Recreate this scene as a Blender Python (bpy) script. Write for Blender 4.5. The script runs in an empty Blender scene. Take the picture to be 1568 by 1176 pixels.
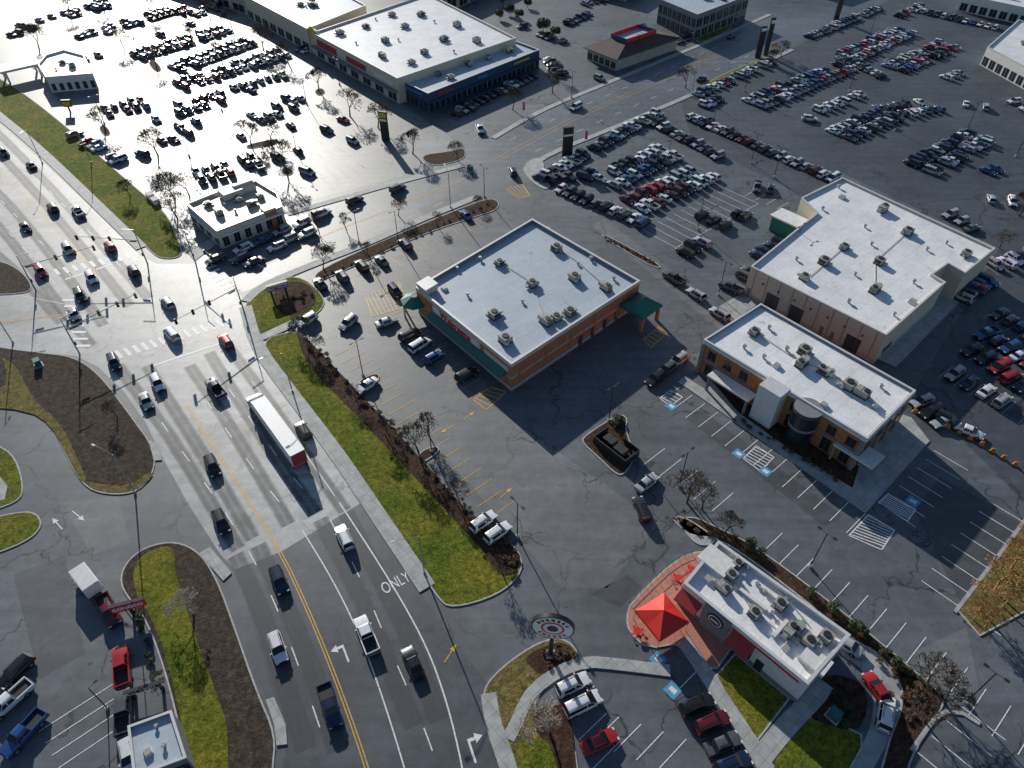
import bpy, math, random
from mathutils import Vector, Matrix
from mathutils.geometry import tessellate_polygon
random.seed(7)
scene = bpy.context.scene
COL = scene.collection
# ------------------------------------------------------------------ survey
F, PITCH, H = 1088.0, math.radians(43.6), 92.0
sP, cP = math.sin(PITCH), math.cos(PITCH)
def S(u, v, z=0.0):
    """aerial-survey coordinate -> world position on the horizontal plane at height z (metres)"""
    dx, dy = (u-784)/F, (v-588)/F
    t = (H-z)/(sP+dy*cP)
    return Vector((dx*t, (cP-dy*sP)*t, z))
AD = Vector((-math.sin(math.radians(41)), math.cos(math.radians(41)), 0))   # street-grid axis A
BD = Vector((math.cos(math.radians(41)), math.sin(math.radians(41)), 0))    # street-grid axis B
UP = Vector((0, 0, 1))
# ------------------------------------------------------------------ materials
def new_mat(name):
    m = bpy.data.materials.new(name); m.use_nodes = True
    nt = m.node_tree; b = nt.nodes['Principled BSDF']
    return m, nt, b
def N(nt, t, **k):
    n = nt.nodes.new(t)
    for a, v in k.items(): setattr(n, a, v)
    return n
def noise_n(nt, scale, detail=4, rough=.55, vec=None, dist=0):
    n = N(nt, 'ShaderNodeTexNoise'); n.inputs['Scale'].default_value = scale
    n.inputs['Detail'].default_value = detail; n.inputs['Roughness'].default_value = rough
    n.inputs['Distortion'].default_value = dist
    if vec is None:
        g = N(nt, 'ShaderNodeNewGeometry'); vec = g.outputs['Position']
    nt.links.new(vec, n.inputs['Vector'])
    return n.outputs['Fac']
def ramp(nt, fac, stops):
    r = N(nt, 'ShaderNodeValToRGB'); e = r.color_ramp.elements
    while len(e) < len(stops): e.new(.5)
    for el, (p, c) in zip(e, stops):
        el.position = p; el.color = (c[0], c[1], c[2], 1) if not isinstance(c, (int, float)) else (c, c, c, 1)
    nt.links.new(fac, r.inputs['Fac']); return r.outputs['Color']
def mix(nt, a, b, fac, mode='MIX'):
    m = N(nt, 'ShaderNodeMix', data_type='RGBA', blend_type=mode)
    for idx, v in ((0, fac), (6, a), (7, b)):
        s = m.inputs[idx]
        if isinstance(v, bpy.types.NodeSocket): nt.links.new(v, s)
        elif isinstance(v, (int, float)): s.default_value = float(v) if idx == 0 else (v, v, v, 1)
        else: s.default_value = (v[0], v[1], v[2], 1)
    return m.outputs[2]
def bump(nt, b, h, strength=.3, dist=.05):
    bn = N(nt, 'ShaderNodeBump'); bn.inputs['Strength'].default_value = strength; bn.inputs['Distance'].default_value = dist
    nt.links.new(h, bn.inputs['Height']); nt.links.new(bn.outputs['Normal'], b.inputs['Normal'])
def plain(name, c, rough=.6, metal=0, var=.15, vs=1.5, spec=.5):
    m, nt, b = new_mat(name)
    f = noise_n(nt, vs, 5)
    col = ramp(nt, f, [(.3, [x*(1-var) for x in c]), (.7, [min(1, x*(1+var)) for x in c])])
    nt.links.new(col, b.inputs['Base Color']); b.inputs['Roughness'].default_value = rough
    b.inputs['Metallic'].default_value = metal; b.inputs['Specular IOR Level'].default_value = spec
    return m
def asphalt(name, base, crack=.5, rough=.6, tint=(.87, .98, 1.1), spec=.5, patch=.5, contrast=1.0):
    m, nt, b = new_mat(name)
    big = ramp(nt, noise_n(nt, .035, 6, .6), [(.32, 1-.32*contrast), (.68, 1+.28*contrast)])
    med = ramp(nt, noise_n(nt, .5, 6, .65), [(.3, .8), (.7, 1.18)])
    fine = ramp(nt, noise_n(nt, 9, 3, .7), [(.25, .7), (.75, 1.3)])
    c = mix(nt, big, med, 1, 'MULTIPLY'); c = mix(nt, c, fine, 1, 'MULTIPLY')
    # faint traffic / drainage streaks following the street grid
    g0 = N(nt, 'ShaderNodeNewGeometry'); mp0 = N(nt, 'ShaderNodeMapping'); mp0.inputs['Rotation'].default_value = (0, 0, math.radians(49)); mp0.inputs['Scale'].default_value = (.03, .45, 1)
    nt.links.new(g0.outputs['Position'], mp0.inputs['Vector'])
    c = mix(nt, c, ramp(nt, noise_n(nt, 1, 5, .6, vec=mp0.outputs[0]), [(.35, .84), (.65, 1.12)]), 1, 'MULTIPLY')
    c = mix(nt, c, [base*t for t in tint], 1, 'MULTIPLY')
    # oil stains
    st = ramp(nt, noise_n(nt, .9, 3, .5, dist=.6), [(.62, 0), (.72, patch)])
    c = mix(nt, c, [base*.5]*3, st)
    # cracks / sealed joints
    g = N(nt, 'ShaderNodeNewGeometry')
    wn = N(nt, 'ShaderNodeTexNoise'); wn.inputs['Scale'].default_value = .25; wn.inputs['Detail'].default_value = 5
    nt.links.new(g.outputs['Position'], wn.inputs['Vector'])
    ma = N(nt, 'ShaderNodeVectorMath', operation='MULTIPLY_ADD')
    nt.links.new(wn.outputs['Color'], ma.inputs[0]); ma.inputs[1].default_value = (9, 9, 0); nt.links.new(g.outputs['Position'], ma.inputs[2])
    vo = N(nt, 'ShaderNodeTexVoronoi', feature='DISTANCE_TO_EDGE'); vo.inputs['Scale'].default_value = .075
    nt.links.new(ma.outputs[0], vo.inputs['Vector'])
    cr = ramp(nt, vo.outputs['Distance'], [(.005, 1), (.013, 0)])
    gate = ramp(nt, noise_n(nt, .06, 2), [(.42, 0), (.52, crack)])
    k = mix(nt, cr, gate, 1, 'MULTIPLY')
    c = mix(nt, c, [base*.3]*3, k)
    nt.links.new(c, b.inputs['Base Color'])
    b.inputs['Roughness'].default_value = rough; b.inputs['Specular IOR Level'].default_value = spec
    bump(nt, b, noise_n(nt, 14, 3, .7), .35, .02)
    return m
M = {}
M['asphalt'] = asphalt('asphalt', .125, .95, .52)
M['asphalt_road'] = asphalt('asphalt_road', .1, .4, .5, (.86, .97, 1.12))
M['asphalt_street'] = asphalt('asphalt_street', .145, .6, .48)
M['asphalt_dark'] = asphalt('asphalt_dark', .078, .8, .55, (.84, .97, 1.16))
M['asphalt_patch'] = asphalt('asphalt_patch', .085, .3, .55)
M['asphalt_worn'] = asphalt('asphalt_worn', .16, .9, .55, (.92, 1, 1.05))
M['asphalt_glare'] = asphalt('asphalt_glare', .2, .8, .5, (.93, 1, 1.04), .45, .7)  # raised albedo paints glare and white haze into the upper-left lot
M['concrete_road'] = asphalt('concrete_road', .38, .6, .5, (.97, 1, 1.0), .5, .3)
def concrete(name, c):
    m, nt, b = new_mat(name)
    f = ramp(nt, noise_n(nt, .6, 6, .65), [(.3, [x*.7 for x in c]), (.7, [x*1.15 for x in c])])
    g = N(nt, 'ShaderNodeNewGeometry'); mp = N(nt, 'ShaderNodeMapping'); mp.inputs['Rotation'].default_value = (0, 0, math.radians(-41))
    nt.links.new(g.outputs['Position'], mp.inputs['Vector'])
    br = N(nt, 'ShaderNodeTexBrick'); br.offset = 0
    br.inputs['Color1'].default_value = (1, 1, 1, 1); br.inputs['Color2'].default_value = (.88, .88, .88, 1); br.inputs['Mortar'].default_value = (.5, .5, .5, 1)
    br.inputs['Scale'].default_value = 1; br.inputs['Mortar Size'].default_value = .03; br.inputs['Brick Width'].default_value = 1.6; br.inputs['Row Height'].default_value = 1.6
    nt.links.new(mp.outputs[0], br.inputs['Vector'])
    nt.links.new(mix(nt, f, br.outputs['Color'], 1, 'MULTIPLY'), b.inputs['Base Color'])
    b.inputs['Roughness'].default_value = .7
    return m
M['sidewalk'] = concrete('sidewalk_concrete', (.44, .45, .44))
M['kerb'] = plain('kerb_concrete', (.42, .42, .41), .8, var=.25)
M['red_kerb'] = plain('patio_paving', (.46, .2, .14), .7, var=.2, vs=3)
def ground_mat(name, stops, scale, bs=.8, rough=.9, bigstops=None):
    m, nt, b = new_mat(name)
    f = noise_n(nt, scale, 8, .75)
    c = ramp(nt, f, stops)
    if bigstops: c = mix(nt, c, ramp(nt, noise_n(nt, .12, 4, .6), bigstops), .5)
    md = ramp(nt, noise_n(nt, 1.1, 4, .75, dist=.5), [(.35, .5), (.6, 1.15)])
    c = mix(nt, c, md, 1, 'MULTIPLY')
    fn = ramp(nt, noise_n(nt, 4, 4, .8), [(.3, .45), (.7, 1.5)])
    c = mix(nt, c, fn, 1, 'MULTIPLY')
    nt.links.new(c, b.inputs['Base Color']); b.inputs['Roughness'].default_value = rough
    b.inputs['Specular IOR Level'].default_value = .15
    bump(nt, b, noise_n(nt, 3, 6, .8), bs, .35)
    return m
M['grass'] = ground_mat('grass', [(.3, (.05, .085, .01)), (.5, (.16, .21, .015)), (.7, (.32, .27, .04))], .5, 1.0,
                        bigstops=[(.35, (.06, .14, .008)), (.65, (.34, .26, .04))])
M['mulch'] = ground_mat('mulch', [(.3, (.035, .02, .014)), (.55, (.095, .052, .033)), (.75, (.17, .12, .075))], 1.2)
M['gravel'] = ground_mat('bark_bed', [(.3, (.045, .035, .028)), (.55, (.1, .075, .055)), (.75, (.17, .135, .085))], .9)
M['drygrass'] = ground_mat('dry_grass', [(.3, (.1, .1, .025)), (.55, (.24, .19, .065)), (.75, (.34, .27, .11))], .8)
def paint_mat(name, c):
    m, nt, b = new_mat(name)
    f = ramp(nt, noise_n(nt, 3.5, 5, .75), [(.33, [x*.4 for x in c]), (.5, c)])
    nt.links.new(f, b.inputs['Base Color']); b.inputs['Roughness'].default_value = .55
    return m
M['white_paint'] = paint_mat('white_marking_paint', (.8, .8, .8))
M['faded_paint'] = paint_mat('faded_marking_paint', (.4, .41, .42))
M['yellow_paint'] = paint_mat('yellow_marking_paint', (.72, .4, .04))
M['blue_paint'] = paint_mat('blue_marking_paint', (.1, .35, .55))
def roof_mat(name, c, seam=3.0, dirt=.35, rough=.5):
    m, nt, b = new_mat(name)
    f = ramp(nt, noise_n(nt, .22, 7, .7), [(.3, [x*(1-dirt) for x in c]), (.6, c)])
    f2 = ramp(nt, noise_n(nt, 2.5, 5, .7), [(.3, .85), (.6, 1)])
    g = N(nt, 'ShaderNodeNewGeometry'); mp = N(nt, 'ShaderNodeMapping'); mp.inputs['Rotation'].default_value = (0, 0, math.radians(-41))
    nt.links.new(g.outputs['Position'], mp.inputs['Vector'])
    br = N(nt, 'ShaderNodeTexBrick'); br.offset = .5
    br.inputs['Color1'].default_value = (1, 1, 1, 1); br.inputs['Color2'].default_value = (.94, .94, .95, 1); br.inputs['Mortar'].default_value = (.66, .66, .68, 1)
    br.inputs['Scale'].default_value = 1; br.inputs['Mortar Size'].default_value = .03; br.inputs['Brick Width'].default_value = seam*3; br.inputs['Row Height'].default_value = seam
    nt.links.new(mp.outputs[0], br.inputs['Vector'])
    c1 = mix(nt, f, f2, 1, 'MULTIPLY'); c1 = mix(nt, c1, br.outputs['Color'], 1, 'MULTIPLY')
    st = ramp(nt, noise_n(nt, .35, 6, .7, dist=1.2), [(.62, 0), (.69, .5)])
    c1 = mix(nt, c1, [x*.42 for x in c], st)
    nt.links.new(c1, b.inputs['Base Color']); b.inputs['Roughness'].default_value = rough
    return m
M['roof_white'] = roof_mat('membrane_roof_white', (.92, .92, .92), dirt=.2, rough=.42)
M['roof_grey'] = roof_mat('membrane_roof_grey', (.48, .55, .62), 2.4, .12)
M['roof_cream'] = roof_mat('membrane_roof_cream', (.66, .6, .47), 2.4, .25)
M['roof_brown'] = roof_mat('shingle_roof_brown', (.1, .065, .055), .5, .3, .8)
def wall_tex(name, c1, c2, mortar, bw, rh, ms=.01, rough=.8):
    m, nt, b = new_mat(name)
    g = N(nt, 'ShaderNodeNewGeometry')
    cr = N(nt, 'ShaderNodeVectorMath', operation='CROSS_PRODUCT'); nt.links.new(g.outputs['True Normal'], cr.inputs[0]); cr.inputs[1].default_value = (0, 0, 1)
    dt = N(nt, 'ShaderNodeVectorMath', operation='DOT_PRODUCT'); nt.links.new(g.outputs['Position'], dt.inputs[0]); nt.links.new(cr.outputs[0], dt.inputs[1])
    sx = N(nt, 'ShaderNodeSeparateXYZ'); nt.links.new(g.outputs['Position'], sx.inputs[0])
    cb = N(nt, 'ShaderNodeCombineXYZ'); nt.links.new(dt.outputs['Value'], cb.inputs[0]); nt.links.new(sx.outputs[2], cb.inputs[1])
    br = N(nt, 'ShaderNodeTexBrick')
    br.inputs['Color1'].default_value = (*c1, 1); br.inputs['Color2'].default_value = (*c2, 1); br.inputs['Mortar'].default_value = (*mortar, 1)
    br.inputs['Scale'].default_value = 1; br.inputs['Mortar Size'].default_value = ms; br.inputs['Brick Width'].default_value = bw; br.inputs['Row Height'].default_value = rh
    nt.links.new(cb.outputs[0], br.inputs['Vector'])
    d = ramp(nt, noise_n(nt, .8, 5, .7), [(.3, .75), (.7, 1.15)])
    nt.links.new(mix(nt, br.outputs['Color'], d, 1, 'MULTIPLY'), b.inputs['Base Color']); b.inputs['Roughness'].default_value = rough
    return m
M['brick'] = wall_tex('brick_wall', (.55, .17, .07), (.42, .13, .055), (.4, .28, .2), .4, .13)
M['block'] = wall_tex('block_wall', (.5, .45, .38), (.44, .4, .33), (.3, .28, .24), .8, .4, .015)
M['wood'] = wall_tex('timber_cladding', (.52, .2, .07), (.42, .16, .06), (.12, .06, .03), 3, .25, .02)
M['stucco_white'] = plain('stucco_white', (.68, .67, .64), .85, var=.1)
M['stucco_cream'] = plain('stucco_cream', (.62, .54, .42), .85, var=.1)
M['stucco_navy'] = plain('stucco_navy', (.03, .07, .14), .7, var=.15)
M['stucco_grey'] = plain('stucco_grey', (.2, .21, .22), .8, var=.1)
M['stucco_red'] = plain('stucco_red', (.36, .04, .04), .7, var=.15)
M['coping'] = plain('metal_coping', (.66, .66, .66), .45, .2, var=.08)
M['coping_dark'] = plain('metal_coping_dark', (.08, .08, .085), .5, .3)
M['metal'] = plain('galvanised_metal', (.42, .43, .44), .45, .6, var=.2, vs=3)
M['metal_dark'] = plain('dark_metal', (.04, .042, .045), .5, .4)
M['unit'] = plain('hvac_casing', (.36, .35, .31), .55, .1, var=.25, vs=4)
M['green'] = plain('green_canopy_metal', (.02, .16, .12), .5, var=.1)
M['teal'] = plain('teal_awning', (.03, .13, .12), .6, var=.15)
M['red'] = plain('red_canopy_fabric', (.7, .025, .015), .6, var=.12)
M['red_sign'] = plain('red_sign_face', (.65, .03, .03), .4, var=.05)
M['white_sign'] = plain('white_sign_face', (.82, .82, .82), .4, var=.05)
M['black_sign'] = plain('black_sign_face', (.02, .022, .025), .4, var=.1)
M['yellow_sign'] = plain('yellow_sign_face', (.65, .45, .03), .4, var=.05)
M['blue_sign'] = plain('blue_sign_face', (.05, .2, .45), .4, var=.05)
M['orange'] = plain('orange_plastic', (.6, .2, .04), .5, var=.1)
M['pink'] = plain('pink_banner', (.75, .06, .25), .6, var=.1)
M['signal_green'] = plain('signal_green', (.03, .06, .05), .5)
M['window'] = plain('window_glass', (.02, .028, .035), .12, 0, var=.3, vs=.6)
M['bark'] = plain('bark', (.1, .07, .05), .9, var=.35, vs=3)
M['bark_light'] = plain('bark_light', (.42, .37, .31), .9, var=.3, vs=3)
M['bark_orange'] = plain('bark_orange', (.4, .22, .08), .9, var=.3, vs=3)
def leaf_mat(name, c):
    m, nt, b = new_mat(name)
    f = noise_n(nt, 2.2, 4, .7)
    nt.links.new(ramp(nt, f, [(.3, [x*.5 for x in c]), (.7, [x*1.5 for x in c])]), b.inputs['Base Color'])
    b.inputs['Roughness'].default_value = .7; return m
M['leaf'] = leaf_mat('evergreen_foliage', (.055, .08, .025))
M['leaf_brown'] = leaf_mat('brown_shrub_foliage', (.14, .08, .04))
# vehicles
def car_paint():
    m, nt, b = new_mat('car_paint')
    oi = N(nt, 'ShaderNodeObjectInfo')
    d = ramp(nt, noise_n(nt, 2, 4), [(.3, .9), (.7, 1.05)])
    nt.links.new(mix(nt, oi.outputs['Color'], d, 1, 'MULTIPLY'), b.inputs['Base Color'])
    b.inputs['Roughness'].default_value = .32; b.inputs['Metallic'].default_value = .1
    b.inputs['Coat Weight'].default_value = .6; b.inputs['Coat Roughness'].default_value = .08
    return m
M['paint'] = car_paint()
M['glass'] = plain('car_glass', (.012, .016, .02), .06, 0, var=.1)
M['tyre'] = plain('tyre_rubber', (.02, .02, .021), .85)
M['hub'] = plain('alloy_wheel', (.45, .46, .47), .3, .7)
M['trim'] = plain('black_trim', (.018, .018, .02), .6)
M['headlamp'] = plain('headlamp_lens', (.75, .76, .78), .15)
M['taillamp'] = plain('taillamp_lens', (.4, .01, .01), .2)
M['trailer_white'] = plain('trailer_panel', (.8, .8, .8), .5, .05, var=.05)
M['chrome'] = plain('chrome', (.6, .6, .62), .2, .9, var=.05)

# ------------------------------------------------------------------ mesh builder
class MB:
    def __init__(s): s.v = []; s.f = []; s.m = []; s.mats = []; s.uv = []; s.sm = []
    def mi(s, k):
        if k not in s.mats: s.mats.append(k)
        return s.mats.index(k)
    def face(s, pts, mat, uv=None, smooth=False):
        i = len(s.v); s.v += [tuple(p) for p in pts]; s.f.append(tuple(range(i, i+len(pts)))); s.m.append(s.mi(mat))
        s.uv.append(uv or [(0, 0)]*len(pts)); s.sm.append(smooth)
    def poly(s, pts, mat):
        pts = [Vector(p) for p in pts]
        for t in tessellate_polygon([pts]):
            a, b, c = (pts[j] for j in t)
            if (b-a).cross(c-a).z < 0: b, c = c, b
            s.face([a, b, c], mat)
    def box(s, c, size, mat, ax=None, top=1.0, topmat=None):
        X, Y = (Vector((1, 0, 0)), Vector((0, 1, 0))) if ax is None else ax
        c = Vector(c); hx, hy, hz = size[0]/2, size[1]/2, size[2]/2
        P = [c+X*(hx*a*(top if k > 0 else 1))+Y*(hy*b*(top if k > 0 else 1))+UP*hz*k for k in (-1, 1) for a, b in ((-1, -1), (1, -1), (1, 1), (-1, 1))]
        for q in ((0, 3, 2, 1), (0, 1, 5, 4), (1, 2, 6, 5), (2, 3, 7, 6), (3, 0, 4, 7)): s.face([P[j] for j in q], mat)
        s.face([P[j] for j in (4, 5, 6, 7)], topmat or mat)
    def cyl(s, a, b, r0, r1, mat, n=10, cap=True, capmat=None):
        a, b = Vector(a), Vector(b); d = (b-a).normalized(); x = d.orthogonal().normalized(); y = d.cross(x)
        i = len(s.v)
        for k in range(n):
            t = 2*math.pi*k/n; w = x*math.cos(t)+y*math.sin(t); s.v.append(tuple(a+w*r0)); s.v.append(tuple(b+w*r1))
        for k in range(n):
            j = (k+1) % n; s.f.append((i+2*k, i+2*j, i+2*j+1, i+2*k+1)); s.m.append(s.mi(mat)); s.uv.append([(0, 0)]*4); s.sm.append(True)
        if cap:
            for e, rv in ((1, False), (0, True)):
                ids = [i+2*k+e for k in range(n)]
                if rv: ids.reverse()
                s.f.append(tuple(ids)); s.m.append(s.mi(capmat or mat)); s.uv.append([(0, 0)]*n); s.sm.append(False)
    def loft(s, rings, mat, closed=False, matf=None, smooth=True):
        i = len(s.v); n = len(rings[0])
        for r in rings: s.v += [tuple(p) for p in r]
        for a in range(len(rings)-1):
            for k in range(n if closed else n-1):
                j = (k+1) % n
                s.f.append((i+a*n+k, i+a*n+j, i+(a+1)*n+j, i+(a+1)*n+k))
                s.m.append(s.mi(matf(a, k) if matf else mat)); s.uv.append([(0, 0)]*4); s.sm.append(smooth)
    def mesh(s, name, sharp=35):
        me = bpy.data.meshes.new(name); me.from_pydata(s.v, [], s.f)
        for k in s.mats: me.materials.append(M[k])
        me.polygons.foreach_set('material_index', s.m)
        me.polygons.foreach_set('use_smooth', s.sm)
        ul = me.uv_layers.new(name='UVMap'); flat = [c for u in s.uv for p in u for c in p]
        ul.data.foreach_set('uv', flat)
        me.update()
        if any(s.sm):
            try: me.set_sharp_from_angle(angle=math.radians(sharp))
            except Exception: pass
        return me
    def obj(s, name, parent=None):
        o = bpy.data.objects.new(name, s.mesh(name)); COL.objects.link(o)
        if parent: o.parent = parent
        return o
def empty(name, loc=(0, 0, 0)):
    e = bpy.data.objects.new(name, None); e.empty_display_size = 1; e.location = loc; COL.objects.link(e); return e
def inst(name, me, loc, rz=0, sc=1, parent=None, color=None):
    o = bpy.data.objects.new(name, me); o.location = loc; o.rotation_euler = (0, 0, rz)
    o.scale = (sc, sc, sc) if isinstance(sc, (int, float)) else sc
    if color: o.color = (*color, 1)
    COL.objects.link(o)
    if parent: o.parent = parent
    return o

# ------------------------------------------------------------------ 2-D helpers
def area(p): return sum(p[i].x*p[(i+1) % len(p)].y-p[(i+1) % len(p)].x*p[i].y for i in range(len(p)))/2
def ccw(p): return p if area(p) > 0 else p[::-1]
def chaikin(p, n=2, closed=True):
    for _ in range(n):
        q = []
        L = len(p)
        for i in range(L if closed else L-1):
            a, b = p[i], p[(i+1) % L]; q += [a*.75+b*.25, a*.25+b*.75]
        if not closed: q = [p[0]]+q+[p[-1]]
        p = q
    return p
def inset(p, d):
    out = []; n = len(p)
    for i in range(n):
        a, b, c = p[i-1], p[i], p[(i+1) % n]
        e1 = (b-a); e2 = (c-b)
        if e1.length < 1e-5 or e2.length < 1e-5: out.append(b.copy()); continue
        e1.normalize(); e2.normalize()
        n1 = Vector((-e1.y, e1.x, 0)); n2 = Vector((-e2.y, e2.x, 0)); m = n1+n2
        if m.length < .2: m = n1
        m.normalize(); k = max(.35, m.dot(n1)); out.append(b+m*(d/k))
    return out
def atz(p, z): return [Vector((q.x, q.y, z)) for q in p]
def W(px): return [S(u, v) for u, v in px]
def island(name, px, top='grass', kerb='kerb', smooth=2, z=.13, kw=.22):
    p = ccw(chaikin(W(px), smooth)) if smooth else ccw(W(px))
    mb = MB(); n = len(p); q = inset(p, kw)
    for i in range(n):
        j = (i+1) % n
        a, b = p[i], p[j]
        mb.face([a, b, Vector((b.x, b.y, z)), Vector((a.x, a.y, z))], kerb)
        mb.face([Vector((a.x, a.y, z)), Vector((b.x, b.y, z)), Vector((q[j].x, q[j].y, z)), Vector((q[i].x, q[i].y, z))], kerb)
    mb.poly(atz(q, z-.004), top)
    return mb.obj(name)
def slab(name, px, top='sidewalk', smooth=0, z=.15):
    p = W(px)
    if smooth: p = chaikin(p, smooth)
    p = ccw(p); mb = MB(); n = len(p)
    for i in range(n):
        a, b = p[i], p[(i+1) % n]; mb.face([a, b, Vector((b.x, b.y, z)), Vector((a.x, a.y, z))], 'kerb')
    mb.poly(atz(p, z), top); return mb.obj(name)
def sheet(name, px, z, mat, smooth=0):
    p = W(px)
    if smooth: p = chaikin(p, smooth)
    mb = MB(); mb.poly(atz(ccw(p), z), mat); return mb.obj(name)
def resample(p, step):
    out = [p[0].copy()]; rem = step
    for a, b in zip(p[:-1], p[1:]):
        L = (b-a).length; d = rem
        while d <= L: out.append(a+(b-a)*(d/L)); d += step
        rem = d-L
    return out
def path(px, step=1.0): return resample(chaikin(W(px), 3, False), step)
def strip(mb, p, w, mat, z):
    L = []
    for i in range(len(p)):
        d = (p[min(i+1, len(p)-1)]-p[max(i-1, 0)]); d.z = 0; d.normalize(); n = Vector((-d.y, d.x, 0))*w/2
        L.append((p[i]+n, p[i]-n))
    for i in range(len(p)-1):
        a, b = L[i]; c, d = L[i+1]
        q = [Vector((t.x, t.y, z)) for t in (b, d, c, a)]
        mb.face(q, mat, [(0, i), (0, i+1), (1, i+1), (1, i)])
def band(name, px, w, top='sidewalk', z=.15, step=2):
    """raised strip (pavement) along a path"""
    p = path(px, step); mb = MB(); strip(mb, p, w, top, z)
    for sgn in (1, -1):
        for i in range(len(p)-1):
            def off(k):
                d = (p[min(k+1, len(p)-1)]-p[max(k-1, 0)]); d.normalize(); return p[k]+Vector((-d.y, d.x, 0))*w/2*sgn
            a, b = off(i), off(i+1)
            q = [Vector((a.x, a.y, 0)), Vector((b.x, b.y, 0)), Vector((b.x, b.y, z)), Vector((a.x, a.y, z))]
            mb.face(q if sgn < 0 else q[::-1], 'kerb')
    return mb.obj(name)
MK = MB()
Z1 = .03
def line(px, w=.16, mat='white_paint', z=Z1): strip(MK, path(px, 2), w, mat, z)
def dline(px, w=.14, mat='yellow_paint', gap=.3):
    p = path(px, 2)
    for s in (1, -1):
        q = []
        for i in range(len(p)):
            d = (p[min(i+1, len(p)-1)]-p[max(i-1, 0)]); d.normalize(); q.append(p[i]+Vector((-d.y, d.x, 0))*gap/2*s)
        strip(MK, q, w, mat, Z1)
def dash(px, on=3, off=6, w=.16, mat='white_paint'):
    p = path(px, 1); i = 0
    while i+on < len(p): strip(MK, p[i:i+on+1], w, mat, Z1); i += on+off
def seg(a, b, w, mat, z=Z1): strip(MK, [a, b], w, mat, z)
def stalls(p1, p2, vec, n=None, mat='white_paint', sp=2.75, w=.13, base=False):
    a, b = S(*p1), S(*p2); L = (b-a).length; n = n or int(L/sp)
    for i in range(n+1):
        q = a+(b-a)*(i/n); seg(q, q+vec, w, mat)
    if base: seg(a+vec, b+vec, w, mat)
def hatch(px, n, mat='white_paint', w=.18):
    a, b, c, d = W(px)
    for p, q in ((a, b), (b, c), (c, d), (d, a)): seg(p, q, w, mat)
    for i in range(n):
        t = (i+.5)/n; seg(a+(b-a)*t, d+(c-d)*min(1, t+.12), w, mat, Z1+.005)
def zebra(p1, p2, n, bar, w=.6):
    a, b = S(*p1), S(*p2); dv = S(*bar)-a; dv.normalize()
    for i in range(n):
        q = a+(b-a)*((i+.5)/n); seg(q-dv*1.5, q+dv*1.5, w, 'white_paint', Z1+.004)
def arrow(u, v, to, mat='white_paint', turn=0, sc=1.0):
    o = S(u, v); d = S(*to)-o; d.normalize(); n = Vector((-d.y, d.x, 0))
    def P(x, y): q = o+d*x*sc+n*y*sc; return Vector((q.x, q.y, Z1+.006))
    if turn == 0:
        MK.poly([P(-1.5, .08), P(-1.5, -.08), P(.4, -.08), P(.4, .08)], mat); MK.poly([P(.4, .4), P(.4, -.4), P(1.5, 0)], mat)
    else:
        t = turn
        MK.poly([P(-1.5, .1), P(-1.5, -.1), P(.6, -.1), P(.6, .1)], mat); MK.poly([P(.3, .1*t), P(.6, .1*t), P(.6, .6*t), P(.3, .6*t)], mat)
        MK.poly([P(0, .6*t), P(.9, .6*t), P(.45, 1.3*t)], mat)

# ------------------------------------------------------------------ ground + roads
g = MB(); g.face([(-2500, -900, 0), (2500, -900, 0), (2500, 3500, 0), (-2500, 3500, 0)], 'asphalt'); g.obj('ground')
sheet('highway_concrete', [(-300, -75), (-150, 52), (0, 188), (110, 290), (215, 392), (240, 404), (300, 404), (345, 425), (370, 455), (372, 500), (400, 550), (450, 622), (520, 715), (556, 768),
      (430, 845), (360, 872), (338, 850), (290, 775), (243, 690), (225, 650), (190, 600), (150, 562), (115, 545), (60, 540), (0, 535), (-200, 560), (-500, 520), (-600, 100)], .012, 'concrete_road')
sheet('highway_asphalt', [(360, 872), (385, 950), (405, 1020), (420, 1065), (437, 1110), (440, 1140), (432, 1176), (440, 1300), (800, 1300), (765, 1176), (745, 1120), (733, 1075), (745, 1045), (700, 985), (658, 928), (610, 855), (556, 768), (430, 845)], .012, 'asphalt_road')
sheet('cross_street', [(300, 404), (335, 372), (435, 325), (600, 278), (712, 250), (748, 216), (800, 188), (900, 140), (1000, 98), (1090, 64), (1180, 25), (1300, -28), (1420, -28), (1250, 50), (1180, 88), (1060, 140), (940, 192), (825, 243), (765, 292), (725, 302), (560, 372), (480, 402), (372, 448), (345, 425)], .012, 'asphalt_street')
sheet('dealership_lot', [(1040, 150), (1180, 92), (1260, 50), (1420, -28), (1700, -60), (2400, 400), (1800, 1000), (1400, 600), (1530, 380), (1290, 265), (1230, 300), (1060, 215)], .008, 'asphalt_dark')
sheet('shopping_centre_lot', [(-900, -120), (560, -120), (480, 60), (600, 150), (712, 225), (706, 247), (600, 274), (433, 318), (330, 363), (285, 385), (255, 325), (210, 290), (100, 192), (0, 122), (-300, -90), (-900, -100)], .004, 'asphalt_glare')
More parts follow.
